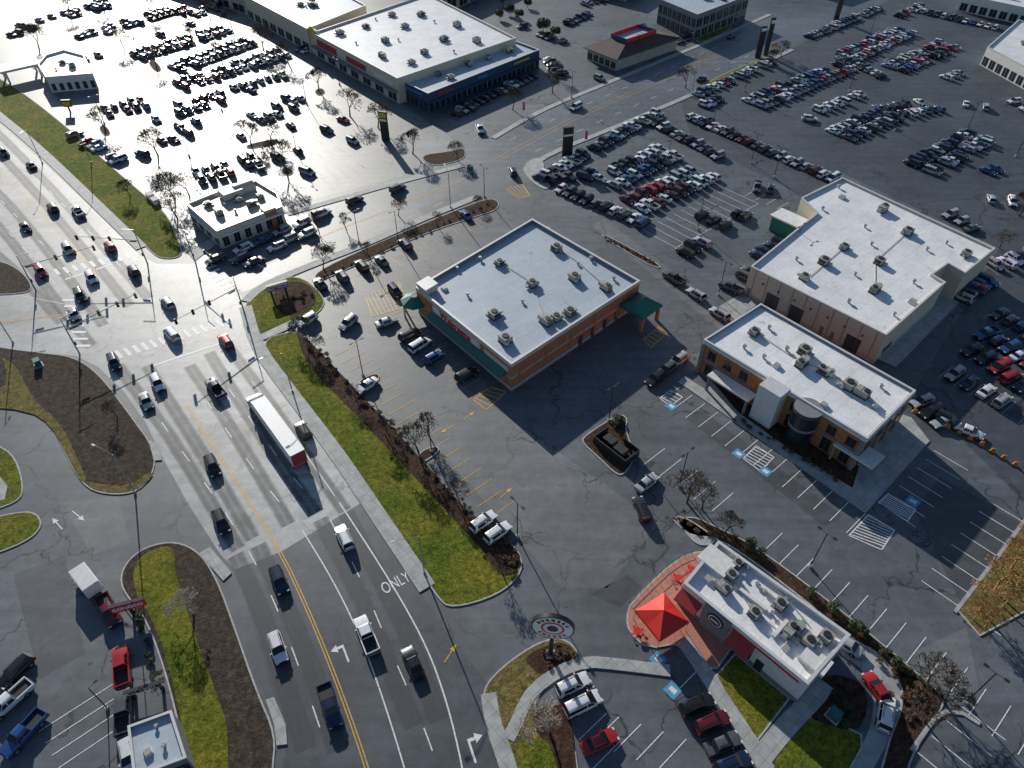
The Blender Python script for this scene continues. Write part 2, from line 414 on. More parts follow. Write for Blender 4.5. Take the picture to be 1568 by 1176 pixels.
# resurfaced / worn areas of the lots
for px, mt in (([(905, 345), (925, 335), (1135, 495), (1110, 512)], 'asphalt_worn'), ([(610, 620), (700, 585), (1010, 800), (930, 900), (860, 900)], 'asphalt_worn'), ([(1050, 640), (1075, 628), (1290, 790), (1262, 806)], 'asphalt_patch'),
               ([(1180, 990), (1210, 975), (1240, 1000), (1215, 1015)], 'asphalt_patch'), ([(1400, 780), (1440, 730), (1560, 800), (1470, 920)], 'asphalt_patch'), ([(20, 880), (100, 850), (130, 1000), (60, 1040)], 'asphalt_patch'), ([(95, 770), (180, 760), (200, 830), (140, 850)], 'asphalt_worn'),
               ([(1395, 1000), (1480, 960), (1500, 1060), (1460, 1080)], 'asphalt_worn'), ([(905, 910), (960, 880), (985, 900), (950, 930)], 'asphalt_patch')):
    sheet('pavement_repair', px, .006, mt)
sheet('pavement_repair', [(470, 930), (500, 925), (560, 1060), (525, 1070)], .015, 'asphalt_patch'); sheet('pavement_repair', [(640, 320), (700, 296), (710, 305), (650, 330)], .015, 'asphalt_patch')
# tyre-darkened wheel paths
def track_mat():
    m, nt, b = new_mat('tyre_darkening')
    tc = N(nt, 'ShaderNodeUVMap'); sx = N(nt, 'ShaderNodeSeparateXYZ'); nt.links.new(tc.outputs[0], sx.inputs[0])
    r = ramp(nt, sx.outputs[0], [(0, 0), (.2, .85), (.36, .8), (.5, .45), (.64, .8), (.8, .85), (1, 0)])
    mp = noise_n(nt, .3, 5, .7); rr = ramp(nt, mp, [(.3, .4), (.7, .95)])
    a = mix(nt, r, rr, 1, 'MULTIPLY')
    b.inputs['Base Color'].default_value = (.1, .108, .11, 1); b.inputs['Roughness'].default_value = .5
    nt.links.new(a, b.inputs['Alpha']); return m
M['track'] = track_mat()
TK = MB()
for px in ([(225, 560), (275, 640), (320, 710), (390, 830)], [(180, 560), (240, 640), (275, 690), (370, 850)],
           [(290, 560), (335, 625), (400, 730), (448, 815)], [(320, 540), (375, 628), (430, 712), (490, 795)], [(350, 530), (415, 620), (470, 700), (530, 785)],
           [(-100, 110), (0, 205), (100, 310), (230, 460)], [(-100, 140), (0, 235), (90, 335), (200, 470)],
           [(-100, 210), (0, 295), (70, 380), (160, 500)], [(-100, 250), (0, 345), (70, 440), (140, 530)], [(-50, 350), (30, 420), (100, 500)]):
    strip(TK, path(px, 2), 2.6, 'track', .02)
for px in ([(360, 850), (395, 920), (425, 1010), (470, 1150)], [(395, 835), (440, 930), (478, 1020), (520, 1160)],
           [(490, 795), (530, 870), (575, 965), (640, 1130)], [(530, 785), (570, 865), (625, 970), (675, 1110)]):
    strip(TK, path(px, 2), 2.8, 'track', .02)
TK.obj('road_tyre_wear')
# ---- highway markings
dline([(285, 620), (325, 680), (370, 750), (430, 845), (470, 930), (507, 1020), (540, 1110), (562, 1176), (585, 1260)], .15, gap=.38)
line([(463, 812), (508, 885), (548, 965), (580, 1050), (612, 1150), (640, 1250)], .18)
dash([(505, 795), (550, 880), (600, 1000), (640, 1090), (672, 1176), (690, 1240)])
line([(520, 770), (595, 885), (652, 985), (683, 1070), (703, 1150), (712, 1200)], .2)
dash([(345, 785), (385, 850), (420, 920), (450, 1000), (475, 1070), (505, 1160), (520, 1220)])
dash([(315, 612), (355, 670), (400, 735), (463, 812)])
dash([(350, 595), (400, 665), (455, 740), (505, 795)])
line([(385, 583), (440, 655), (520, 770)], .14)
dash([(220, 605), (262, 668), (300, 720), (345, 785)])
dline([(150, 420), (75, 338), (0, 262), (-100, 170)], gap=.5)
dash([(185, 408), (90, 305), (0, 222), (-100, 132)]); dash([(110, 425), (45, 350), (-100, 205)]); dash([(85, 435), (0, 340), (-100, 250)])
line([(0, 448), (60, 458), (120, 470)], .14); dline([(-60, 500), (0, 495), (110, 480)])
dline([(395, 412), (480, 366), (600, 320), (715, 272)], gap=.4)
dline([(760, 245), (830, 207), (885, 178), (1000, 128), (1150, 62)], gap=1.6)
dash([(425, 425), (500, 385), (600, 345), (700, 300)]); dash([(360, 385), (450, 345), (600, 298), (700, 262)])
dash([(780, 215), (900, 158), (1010, 112), (1150, 48)]); dash([(820, 232), (930, 180), (1050, 128), (1180, 70)])
line([(390, 402), (430, 425)], .5); line([(235, 560), (370, 515)], .5); line([(100, 428), (180, 402)], .5)
zebra((175, 545), (355, 490), 14, (190, 562), .7); zebra((312, 402), (362, 448), 8, (335, 392), .7); zebra((80, 418), (215, 388), 10, (95, 435), .7)
zebra((105, 455), (128, 535), 8, (80, 455), .7)
arrow(527, 995, (512, 955), turn=1, sc=1.3); arrow(720, 1142, (708, 1105), turn=-1, sc=1.4); arrow(120, 790, (170, 830), turn=0, sc=1.1); arrow(88, 802, (60, 770), turn=0, sc=1.1)
for u, v, t in ((718, 637, (738, 622)), (685, 657, (665, 668)), (775, 755, (792, 740)), (690, 1000, (700, 985))): arrow(u, v, t, 'yellow_paint', turn=0)
# text on road
def txt(name, body, loc, xdir, size, mat, up=None, parent=None, stretch=1):
    cu = bpy.data.curves.new(name, 'FONT'); cu.body = body; cu.size = size; cu.align_x = 'CENTER'; cu.align_y = 'CENTER'; cu.extrude = .004 if up is None else .06
    if up is not None: cu.offset = .02
    cu.materials.append(M[mat]); o = bpy.data.objects.new(name, cu); COL.objects.link(o)
    x = Vector(xdir).normalized(); y = Vector(up).normalized() if up is not None else UP.cross(x); z = x.cross(y)
    o.matrix_world = Matrix.Translation(loc) @ Matrix((x, y, z)).transposed().to_4x4() @ Matrix.Diagonal((1, stretch, 1, 1))
    if parent: o.parent = parent
    return o
d = S(595, 880)-S(612, 910); txt('road_lettering', 'ONLY', S(606, 893)+UP*.04, Vector((d.y, -d.x, 0)), 1.6, 'white_paint', stretch=1.7)
# ---- stalls
stalls((512, 545), (748, 795), BD*5.3, mat='yellow_paint', sp=2.9)
stalls((525, 425), (735, 330), -AD*5.3, mat='yellow_paint', sp=2.9)
stalls((612, 462), (752, 592), -BD*5.3, mat='yellow_paint', sp=2.9)
hatch([(560, 455), (612, 432), (622, 470), (570, 485)], 9, 'yellow_paint'); hatch([(725, 612), (752, 592), (775, 600), (745, 628)], 5, 'yellow_paint')
hatch([(775, 290), (800, 282), (812, 300), (795, 305)], 5, 'yellow_paint')
hatch([(985, 520), (1010, 500), (1022, 510), (997, 532)], 5, 'yellow_paint')
stalls((1042, 592), (1325, 786), -BD*5.6, sp=2.75)
stalls((985, 712), (1090, 783), BD*5.6, sp=2.75); stalls((1165, 848), (1452, 1065), BD*5.6, sp=2.75)
stalls((1348, 772), (1430, 690), -AD*5.8, sp=2.75); stalls((1470, 930), (1568, 800), AD*5.6, sp=2.75); stalls((1470, 930), (1660, 680), -AD*5.6, sp=2.75)
stalls((1380, 1176), (1470, 1080), -AD*5.6, sp=2.75); stalls((1480, 1100), (1600, 1185), BD*5.6, sp=2.75)
hatch([(1010, 610), (1028, 597), (1045, 608), (1027, 622)], 4); hatch([(1138, 702), (1158, 683), (1185, 700), (1165, 722)], 6)
hatch([(1300, 820), (1330, 788), (1370, 812), (1350, 842)], 9); hatch([(1345, 770), (1360, 756), (1402, 780), (1390, 798)], 7)
stalls((1008, 365), (1135, 300), -AD*5.3, sp=2.8, base=True); stalls((1008, 365), (1135, 300), AD*5.3, sp=2.8)
stalls((1140, 300), (1190, 320), BD*5, sp=2.7); stalls((905, 1140), (1010, 1176), BD*5, sp=2.7); stalls((1035, 1060), (1120, 1190), BD*5.2, sp=2.75)
stalls((868, 1090), (905, 1180), BD*5, sp=2.75); stalls((60, 1120), (90, 1176), BD*9, sp=1.8)
for u, v in ((1028, 622), (1131, 695), (1172, 722), (1398, 768), (1008, 1010), (1030, 1057)):
    c = S(u, v); MK.poly([c+BD*.9+AD*.9+UP*(Z1+.006), c-BD*.9+AD*.9+UP*(Z1+.006), c-BD*.9-AD*.9+UP*(Z1+.006), c+BD*.9-AD*.9+UP*(Z1+.006)], 'blue_paint')
    q = UP*(Z1+.01); MK.poly([c+BD*.35+AD*.5+q, c-BD*.3+AD*.5+q, c-BD*.3-AD*.5+q, c+BD*.45-AD*.5+q], 'white_paint')

# ------------------------------------------------------------------ islands, pavements
band('sidewalk', [(376, 470), (392, 530), (440, 595), (515, 693), (565, 768), (610, 835), (662, 912)], 2.6)
island('grass_verge', [(392, 522), (455, 505), (468, 520), (545, 600), (640, 700), (720, 790), (795, 838), (803, 875), (765, 912), (690, 934), (668, 915), (615, 830), (520, 690), (445, 593)], 'grass')
sheet('mulch_bed', [(452, 508), (470, 518), (545, 597), (640, 697), (712, 782), (792, 838), (798, 868), (770, 890), (740, 845), (690, 790), (620, 715), (535, 625), (470, 560)], .145, 'mulch', 2)
island('corner_lawn', [(374, 492), (376, 462), (400, 440), (455, 418), (500, 455), (492, 478), (462, 492), (395, 520)], 'grass')
sheet('office_shade_bed', [(415, 455), (435, 432), (470, 432), (488, 458), (470, 482), (430, 485)], .147, 'mulch', 2)
slab('sidewalk', [(384, 520), (452, 488), (460, 497), (390, 527)], z=.16)
band('sidewalk', [(376, 462), (400, 438), (480, 405), (560, 374), (650, 334), (735, 300)], 2.2)
island('hedge_strip', [(480, 418), (560, 380), (650, 342), (745, 303), (765, 308), (762, 322), (735, 330), (650, 358), (560, 400), (505, 425), (485, 432)], 'mulch')
# left-hand islands
island('bark_bed', [(-60, 520), (0, 532), (60, 540), (115, 546), (155, 575), (200, 635), (240, 690), (235, 730), (205, 758), (150, 757), (122, 738), (100, 695), (78, 650), (45, 627), (-60, 622)], 'gravel')
for px in ([(0, 545), (25, 560), (45, 600), (60, 620), (95, 650), (125, 715), (135, 742), (122, 736), (100, 692), (78, 652), (45, 630), (-40, 622), (-40, 585), (10, 600), (10, 560)],
           [(125, 735), (150, 742), (200, 745), (230, 722), (236, 730), (205, 755), (150, 755)]): sheet('grass_patch', px, .148, 'drygrass', 1)
slab('sidewalk', [(228, 675), (243, 680), (248, 705), (236, 706)], z=.16)
island('grass_island', [(-40, 670), (0, 682), (25, 700), (38, 745), (30, 770), (-40, 790)], 'grass')
island('grass_island', [(-40, 800), (20, 785), (55, 783), (68, 805), (40, 832), (-40, 860)], 'grass')
sheet('sidewalk', [(-40, 740), (0, 730), (12, 745), (8, 765), (-40, 780)], .146, 'sidewalk')
island('traffic_island', [(-80, 390), (0, 398), (35, 415), (55, 445), (20, 452), (-80, 452)], 'gravel')
island('roadside_bank', [(183, 885), (195, 858), (225, 836), (270, 828), (308, 846), (335, 890), (362, 965), (395, 1060), (424, 1125), (418, 1185), (420, 1300), (290, 1300), (285, 1176), (262, 1060), (225, 950), (190, 910)], 'gravel')
sheet('grass', [(205, 862), (235, 840), (268, 836), (268, 880), (300, 975), (335, 1070), (352, 1120), (345, 1300), (300, 1300), (290, 1176), (270, 1060), (236, 950), (205, 905)], .15, 'grass', 2)
slab('sidewalk', [(305, 848), (322, 838), (355, 878), (342, 890)], z=.165); slab('sidewalk', [(407, 1072), (420, 1068), (438, 1110), (440, 1140), (424, 1142), (420, 1110)], z=.165)
# upper-left verge
band('sidewalk', [(-150, 58), (0, 178), (60, 228), (150, 315), (222, 385)], 2.6)
island('grass_verge', [(-150, 10), (0, 122), (30, 138), (100, 192), (210, 290), (255, 325), (275, 370), (282, 394), (245, 398), (225, 380), (155, 312), (60, 225), (0, 172), (-150, 50)], 'grass')
band('sidewalk', [(440, 328), (520, 305), (600, 282), (715, 252)], 2.0)
sheet('sidewalk', [(285, 385), (330, 363), (433, 318), (440, 326), (335, 372), (298, 400)], .09, 'sidewalk')
band('sidewalk', [(755, 212), (800, 185), (850, 160), (905, 138), (1000, 98), (1080, 66), (1180, 22)], 1.8)
band('sidewalk', [(812, 262), (830, 240), (940, 196), (1060, 145), (1180, 92), (1215, 75)], 1.8)
island('grass_verge', [(1060, 140), (1110, 112), (1180, 84), (1195, 88), (1140, 112), (1080, 145), (1060, 150)], 'grass')
island('grass_verge', [(1060, 60), (1100, 45), (1125, 38), (1110, 50), (1075, 66)], 'grass')
island('kerb_island', [(805, 250), (822, 240), (835, 250), (828, 272), (845, 285), (835, 292), (815, 280), (800, 262)], 'sidewalk')
island('kerb_island', [(920, 362), (925, 358), (1010, 405), (1012, 412), (990, 405)], 'mulch', smooth=1)
for px in ([(640, 238), (690, 232), (712, 226), (714, 240), (700, 248), (660, 256)], [(150, 196), (160, 190), (172, 205), (160, 210)], [(225, 95), (238, 92), (250, 108), (238, 112)], [(480, 140), (492, 134), (500, 142), (488, 148)], [(428, 262), (440, 255), (452, 264), (440, 271)], [(375, 222), (425, 212), (428, 220), (380, 230)]):
    island('tree_island', px, 'mulch')
island('tree_island', [(640, 700), (645, 690), (668, 682), (675, 690), (660, 702), (645, 710)], 'mulch')
island('tree_island', [(545, 585), (575, 570), (585, 578), (560, 596)], 'mulch')
island('planted_island', [(890, 678), (893, 668), (948, 633), (962, 640), (958, 660), (975, 700), (955, 730), (940, 725), (915, 700)], 'mulch')
# office frontage
slab('sidewalk', [(1038, 585), (1048, 577), (1085, 600), (1090, 560), (1110, 545), (1395, 640), (1423, 676), (1325, 786)], z=.15)
sheet('office_shade_bed', [(1068, 558), (1080, 548), (1095, 560), (1200, 632), (1315, 715), (1305, 748), (1210, 690), (1130, 632)], .156, 'mulch')  # dark mulch sheet paints in the shadow between office and sidewalk
slab('concrete_apron', [(1340, 548), (1372, 562), (1468, 464), (1440, 440)], z=.1)
slab('concrete_apron', [(1100, 470), (1135, 450), (1162, 465), (1125, 490)], z=.1)
# hedge strip between office lot and restaurant
island('hedge_strip', [(1022, 788), (1042, 795), (1062, 790), (1100, 808), (1150, 832), (1230, 890), (1310, 952), (1380, 1010), (1440, 1060), (1452, 1072), (1400, 1150), (1385, 1200), (1330, 1250), (1360, 1130), (1378, 1090), (1382, 1050), (1345, 1000), (1310, 985), (1250, 935), (1160, 865), (1100, 825), (1060, 822), (1045, 812)], 'mulch')
sheet('drive_through_lane', [(1300, 975), (1345, 1000), (1380, 1048), (1386, 1092), (1360, 1135), (1325, 1200), (1290, 1240), (1250, 1240), (1310, 1160), (1335, 1110), (1338, 1060), (1318, 1020), (1280, 1000)], .02, 'concrete_road', 2)
island('kerb_ramp', [(1030, 790), (1050, 792), (1085, 815), (1100, 830), (1075, 838), (1055, 825)], 'sidewalk')
# restaurant plot
island('corner_garden', [(738, 1068), (745, 1045), (775, 1015), (825, 982), (862, 975), (888, 998), (880, 1020), (835, 1050), (815, 1080), (845, 1130), (880, 1140), (885, 1176), (900, 1260), (790, 1260), (765, 1176), (742, 1110)], 'drygrass')
sheet('office_shade_bed', [(800, 1005), (860, 980), (882, 1000), (870, 1015), (830, 1035), (815, 1025)], .15, 'mulch', 2)
sheet('office_shade_bed', [(820, 1085), (870, 1075), (878, 1130), (890, 1250), (850, 1250), (835, 1140), (815, 1110)], .151, 'mulch', 2)
sheet('grass_patch', [(785, 1140), (835, 1125), (855, 1176), (860, 1250), (800, 1250)], .152, 'grass', 2)
band('sidewalk', [(748, 1062), (755, 1110), (775, 1160), (790, 1220)], 2.0, z=.17)
band('sidewalk', [(778, 1132), (795, 1100), (805, 1070), (835, 1040), (890, 1012), (950, 1018), (1045, 1030)], 1.6, z=.18)
band('sidewalk', [(1045, 980), (1070, 1015), (1105, 1070), (1155, 1145), (1180, 1190)], 2.0, z=.17)
island('lawn', [(1095, 1035), (1125, 1000), (1210, 1070), (1155, 1142)], 'grass', smooth=0); island('lawn', [(1150, 1200), (1170, 1165), (1240, 1085), (1290, 1110), (1330, 1130), (1290, 1200), (1260, 1250)], 'grass', smooth=1)
band('sidewalk', [(1165, 1160), (1205, 1110), (1255, 1060), (1265, 1040)], 2.4, z=.16)
sheet('office_shade_bed', [(1225, 1060), (1270, 1030), (1320, 1045), (1330, 1085), (1310, 1125), (1225, 1095)], .14, 'mulch', 1)
island('patio', [(958, 945), (965, 922), (1035, 855), (1075, 842), (1100, 850), (1062, 900), (1130, 980), (1088, 1040), (1045, 985), (990, 995), (962, 968)], 'red_kerb', smooth=1)
island('bare_ground', [(1465, 935), (1568, 800), (1640, 760), (1640, 900), (1500, 975)], 'drygrass', smooth=0)
band('kerb_strip', [(1462, 938), (1568, 800), (1640, 700)], .5)
band('kerb_strip', [(1395, 1150), (1447, 1076), (1510, 1115)], .5)

# ------------------------------------------------------------------ plant meshes
def bare_tree(name, seed, h=7.5, mat='bark', spread=.65, depth=5, tw=.036):
    R = random.Random(seed); mb = MB()
    def br(p, d, L, r, k):
        segs = 2 if k > 0 else 1
        for i in range(segs):
            nd = (d+Vector((R.uniform(-.2, .2), R.uniform(-.2, .2), R.uniform(-.05, .12)))).normalized()
            q = p+nd*L/segs; r2 = r*(.82 if segs == 2 else .55)
            mb.cyl(p, q, r, max(tw*.6, r2), mat, 6 if k >= 4 else (4 if k >= 3 else 3), False); p, d, r = q, nd, r2
        if k == 0: return
        n = R.choice([3, 4, 4]) if k >= 2 else R.choice([3, 4, 5])
        for i in range(n):
            a = 2*math.pi*(i+R.random()*.6)/n; s = spread*R.uniform(.65, 1.3)
            x = d.orthogonal().normalized(); y = d.cross(x)
            nd = (d*math.cos(s)+(x*math.cos(a)+y*math.sin(a))*math.sin(s)+UP*.1).normalized()
            br(p, nd, L*R.uniform(.62, .84), max(tw, r*.66), k-1)
    br(Vector((0, 0, 0)), UP, h*.27, h*.022+.04, depth)
    return mb.mesh(name)
def leafy(name, seed, rx, rz, mat, n=900, s=.14, trunk=0):
    R = random.Random(seed); mb = MB(); lumps = []
    for i in range(9):
        a = R.uniform(0, 6.28); e = R.uniform(-.3, 1); lumps.append((Vector((math.cos(a)*rx*.5, math.sin(a)*rx*.5, trunk+rz*(.9+e*.45))), R.uniform(.4, .62)))
    if trunk: mb.cyl((0, 0, 0), (0, 0, trunk+rz), .18, .06, 'bark', 7)
    for i in range(n):
        c, k = R.choice(lumps); d = Vector((R.gauss(0, 1), R.gauss(0, 1), R.gauss(0, 1))).normalized(); rr = R.uniform(.75, 1.05)
        p = c+Vector((d.x*rx*k, d.y*rx*k, d.z*rz*k))*rr
        if p.z < .03: p.z = R.uniform(.03, .2)
        a = (d+Vector((R.gauss(0, .5), R.gauss(0, .5), R.gauss(0, .5)))).normalized(); x = a.orthogonal().normalized()*s*R.uniform(.6, 1.5); y = a.cross(x).normalized()*s*R.uniform(.4, 1.0)
        mb.face([p-x, p-y, p+x, p+y], mat)
    return mb.mesh(name)
TREES = [bare_tree('bare_tree_a', 1), bare_tree('bare_tree_b', 2, spread=.55), bare_tree('bare_tree_c', 3, spread=.75)]
TL = [bare_tree('bare_tree_d', 4, 6, 'bark_light', .6, 5, .022), bare_tree('bare_tree_e', 5, 6, 'bark_orange', .7, 5, .034)]
SHR = leafy('shrub_a', 1, .9, .75, 'leaf', 700, .1); SHB = leafy('shrub_b', 2, .8, .6, 'leaf_brown', 450, .1)
BUSHTREE = leafy('green_tree', 6, 3.0, 2.6, 'leaf', 2600, .28, 1.2)
def tree(u, v, k=0, s=1.0, lst=TREES): inst('bare_tree', lst[k % len(lst)], S(u, v), random.uniform(0, 6.28), s*random.uniform(.92, 1.1))
for i, (u, v, s) in enumerate([(242, 238, 1.3), (385, 222, 1.25), (416, 222, 1.25), (438, 262, 1.35), (488, 140, 1.2), (442, 98, 1.3), (404, 78, 1.3), (356, 48, 1.3), (536, 178, 1.2), (579, 196, 1.15),
        (632, 235, 1.2), (322, 30, 1.3), (268, 305, 1.2), (272, 335, 1.0), (290, 300, 1.0), (785, 168, 1.0), (846, 142, 1.1), (1050, 135, 1.2), (495, 412, .85), (487, 350, .7), (240, 105, 1.2), (60, 75, 1.2),
        (162, 200, 1.1), (230, 25, 1.2), (280, 20, 1.2), (160, 20, 1.2), (110, 25, 1.2), (640, 690, .9), (655, 665, .7), (1052, 770, 1.0), (1075, 780, .8), (1110, 815, .7), (850, 120, .9), (700, 245, .7), (530, 350, .6), (180, 640, .6),
        (610, 330, .6), (1180, 100, .9), (1195, 88, .9), (470, 520, .8), (445, 480, .5), (770, 880, .6), (1420, 1045, .9), (1445, 1075, .8), (1415, 1105, .8), (480, 540, .6), (590, 668, .6), (545, 610, .55), (700, 760, .55), (1560, 330, 1.1), (1530, 380, .8), (200, 300, .7), (340, 95, 1.1), (300, 70, 1.1), (190, 75, 1.1), (562, 390, .5), (668, 345, .55), (730, 318, .5)]): tree(u, v, i, s)
for i, (u, v, k, s) in enumerate([(840, 1118, 0, 1.1), (297, 940, 0, .9), (1500, 935, 1, 1.2), (1522, 905, 1, 1.35), (1548, 872, 1, 1.35), (1508, 962, 1, .9), (1566, 845, 1, 1.2), (1535, 930, 1, 1.1), (1185, 85, 1, .9), (1490, 950, 1, .7)]): tree(u, v, k, s, TL)
for u, v in ((765, 30), (780, 22), (795, 30), (832, 50), (770, 8), (808, 12), (850, 58), (1130, 28)): inst('green_tree', BUSHTREE, S(u, v), random.uniform(0, 6), random.uniform(.6, .9))
for u, v in ((1147, 838), (1164, 850), (1240, 910), (1274, 935), (1308, 962), (1318, 968), (1372, 1022)): inst('shrub', SHR, S(u, v, .1), random.uniform(0, 6), random.uniform(.95, 1.25))
R = random.Random(3)
def scatter(px1, px2, n, me, name, s0, s1, jit=.8):
    a, b = S(*px1), S(*px2)
    for i in range(n):
        q = a+(b-a)*((i+R.random()*.7)/n)+Vector((R.uniform(-jit, jit), R.uniform(-jit, jit), .1)); k = R.uniform(s0, s1); inst(name, me, q, R.uniform(0, 6), (k*R.uniform(.8, 1.2), k, k*R.uniform(.6, .95)))
scatter((548, 606), (738, 800), 26, SHB, 'shrub', .35, .7); scatter((475, 525), (545, 600), 10, SHB, 'shrub', .4, .8); scatter((495, 425), (750, 313), 22, SHB, 'shrub', .35, .65, .5)
scatter((770, 840), (785, 880), 10, SHB, 'shrub', .5, .9, 1.6); scatter((430, 460), (475, 455), 14, SHB, 'shrub', .4, .8, 1.8); scatter((1040, 800), (1140, 835), 12, SHB, 'shrub', .5, .8); scatter((830, 1010), (870, 995), 9, SHB, 'shrub', .4, .8, 1.2)
scatter((1360, 1010), (1400, 1100), 14, SHB, 'shrub', .5, .9, 2); scatter((1270, 1060), (1310, 1100), 10, SHR, 'shrub', .4, .8, 2); scatter((210, 925), (245, 1040), 14, SHR, 'shrub', .4, .65, .5)
scatter((925, 365), (1005, 405), 12, SHB, 'shrub', .3, .55, .3); scatter((1120, 640), (1290, 740), 16, SHB, 'shrub', .4, .8, .6); scatter((940, 650), (950, 645), 4, SHR, 'shrub', .7, 1.0, .6)
scatter((1320, 975), (1440, 1060), 10, SHR, 'shrub', .4, .6, .6)

# ------------------------------------------------------------------ vehicles
def car_mesh(name, kind):
    mb = MB()
    P = dict(sedan=(4.75, .92, 1.45, .92), suv=(4.75, .95, 1.72, 1.05), hatch=(4.3, .9, 1.52, .95), van=(5.1, .99, 1.78, 1.02), pickup=(5.8, 1.0, 1.9, 1.15))[kind]
    L, w, top, belt = P; h = L/2; zb = .24 if kind not in ('pickup', 'suv') else .34
    ax = (h-.92, -h+.95)
    def ring(x, zt, ww):
        return [Vector((x, y*ww, z)) for y, z in ((-.86, zb), (-.98, zb+.12), (-1, zb+.38), (-.97, zt-.1), (-.88, zt), (-.45, zt+.025), (0, zt+.035), (.45, zt+.025), (.88, zt), (.97, zt-.1), (1, zb+.38), (.98, zb+.12), (.86, zb))]
    hood = belt-.06
    if kind == 'pickup':
        st = [(h, .78, w*.86), (h-.1, hood-.08, w*.94), (h-.6, hood, w), (h-1.45, belt, w), (h-3.0, belt, w), (h-3.5, belt, w)]
    else:
        tr = belt+(.04 if kind == 'sedan' else 0)
        st = [(h, zb+.36, w*.78), (h-.08, hood-.22, w*.88), (h-.35, hood-.08, w*.96), (h-1.2, belt-.01, w), (.3, belt, w), (-h+1.2, belt, w), (-h+.4, tr, w*.96), (-h+.08, tr-.1, w*.88), (-h, zb+.4, w*.8)]
    rings = [ring(*s) for s in st]
    mb.loft(rings[::-1], 'paint')
    mb.face(rings[0][::-1], 'trim'); mb.face(rings[-1], 'paint')
    # glasshouse
    if kind == 'sedan': base = [h-1.25, h-1.4, .02, -.08, -h+1.35, -h+.75]; roof = [h-2.05, h-2.08, -.02, -.1, -h+1.55, -h+1.5]
    elif kind == 'hatch': base = [h-1.1, h-1.25, .05, -.05, -h+.8, -h+.12]; roof = [h-1.9, h-1.93, 0, -.1, -h+.75, -h+.6]
    elif kind == 'suv': base = [h-1.2, h-1.35, .05, -.07, -h+.8, -h+.1]; roof = [h-1.95, h-1.98, 0, -.12, -h+.65, -h+.42]
    elif kind == 'van': base = [h-.85, h-1.05, .3, .18, -h+.8, -h+.06]; roof = [h-1.85, h-1.9, .25, .12, -h+.5, -h+.3]
    else: base = [h-1.45, h-1.6, h-2.45, h-2.55, h-3.3, h-3.5]; roof = [h-2.1, h-2.13, h-2.5, h-2.6, h-3.28, h-3.36]
    gr = []
    for xb, xr in zip(base, roof):
        wb, wr = w*.88, w*.7
        gr.append([Vector((xb, -wb, belt-.01)), Vector((xb*.15+xr*.85, -wr-.03, top-.12)), Vector((xr, -wr+.07, top-.03)), Vector((xr, -wr*.4, top)), Vector((xr, wr*.4, top)), Vector((xr, wr-.07, top-.03)), Vector((xb*.15+xr*.85, wr+.03, top-.12)), Vector((xb, wb, belt-.01))])
    def mf(a, k):
        if k in (0, 6): return 'glass' if a in (1, 3) or (a == 4 and kind == 'van') else 'paint'
        return 'paint'
    mb.loft(gr[::-1], 'paint', matf=lambda a, k: mf(4-a, k))
    f = gr[0]; b = gr[-1]
    mb.face([f[0], f[7], f[6], f[1]], 'glass'); mb.face([f[1], f[6], f[5], f[4], f[3], f[2]], 'glass')
    mb.face([b[7], b[0], b[1], b[6]], 'glass'); mb.face([b[6], b[1], b[2], b[3], b[4], b[5]], 'paint')
    if kind == 'pickup':
        x0, x1 = h-3.52, -h+.02; cx, cl = (x0+x1)/2, x0-x1
        mb.box((cx, 0, .62), (cl, 2*w*.94, .5), 'trim')
        for s in (1, -1): mb.box((cx, s*w*.93, .82), (cl, .16, .72), 'paint')
        mb.box((x1+.05, 0, .84), (.1, 2*w*.84, .62), 'paint'); mb.box((x1-.08, 0, .55), (.18, 2*w*.9, .2), 'chrome')
    wr = .34 if kind in ('sedan', 'hatch', 'van') else .4
    for x in (ax if kind != 'pickup' else (h-1.0, -h+1.25)):
        for s in (1, -1):
            mb.cyl((x, s*(w-.16), wr+.03), (x, s*(w+.005), wr+.03), wr+.09, wr+.09, 'trim', 16)
            mb.cyl((x, s*(w-.2), wr), (x, s*(w+.02), wr), wr, wr, 'tyre', 16); mb.cyl((x, s*(w-.0), wr), (x, s*(w+.03), wr), wr*.62, wr*.5, 'hub', 12)
    zl = hood-.24
    for s in (1, -1):
        mb.box((h-.14, s*w*.68, zl), (.3, .36, .15), 'headlamp'); mb.box((-h+.1, s*w*.74, belt-.2 if kind != 'pickup' else .9), (.22, .26, .2), 'taillamp')
        mb.box((base[0]-.42, s*(w+.08), belt+.06), (.16, .2, .14), 'paint')
    mb.box((h-.03, 0, zl-.04), (.1, w*.9, .16), 'trim'); mb.box((-h+.02, 0, zb+.22), (.1, w*1.2, .12), 'trim'); mb.box((h-.02, 0, zb+.1), (.1, w*1.3, .12), 'trim')
    if kind in ('suv', 'van'):
        for s in (1, -1): mb.box((-.35, s*w*.6, top+.03), (1.9, .05, .05), 'trim')
    return mb.mesh(name, 40)
CM = {k: car_mesh(k+'_mesh', k) for k in ('sedan', 'suv', 'hatch', 'van', 'pickup')}
NM = dict(sedan='sedan_car', suv='suv_car', hatch='hatchback_car', van='minivan', pickup='pickup_truck')
CL = dict(w=(.8, .81, .83), s=(.42, .44, .46), g=(.1, .11, .12), k=(.014, .015, .018), b=(.02, .08, .25), n=(.01, .022, .06), r=(.42, .015, .02), m=(.13, .01, .018), t=(.3, .26, .2), l=(.05, .16, .25), y=(.55, .35, .02), e=(.02, .06, .05))
def car(u, v, du, dv, kind='sedan', c='w'):
    p = S(u, v, .75); d = S(u+du, v+dv, .75)-p; p.z = .012
    inst(NM[kind], CM[kind], p, math.atan2(d.y, d.x), 1, color=CL[c])
RC = random.Random(11)
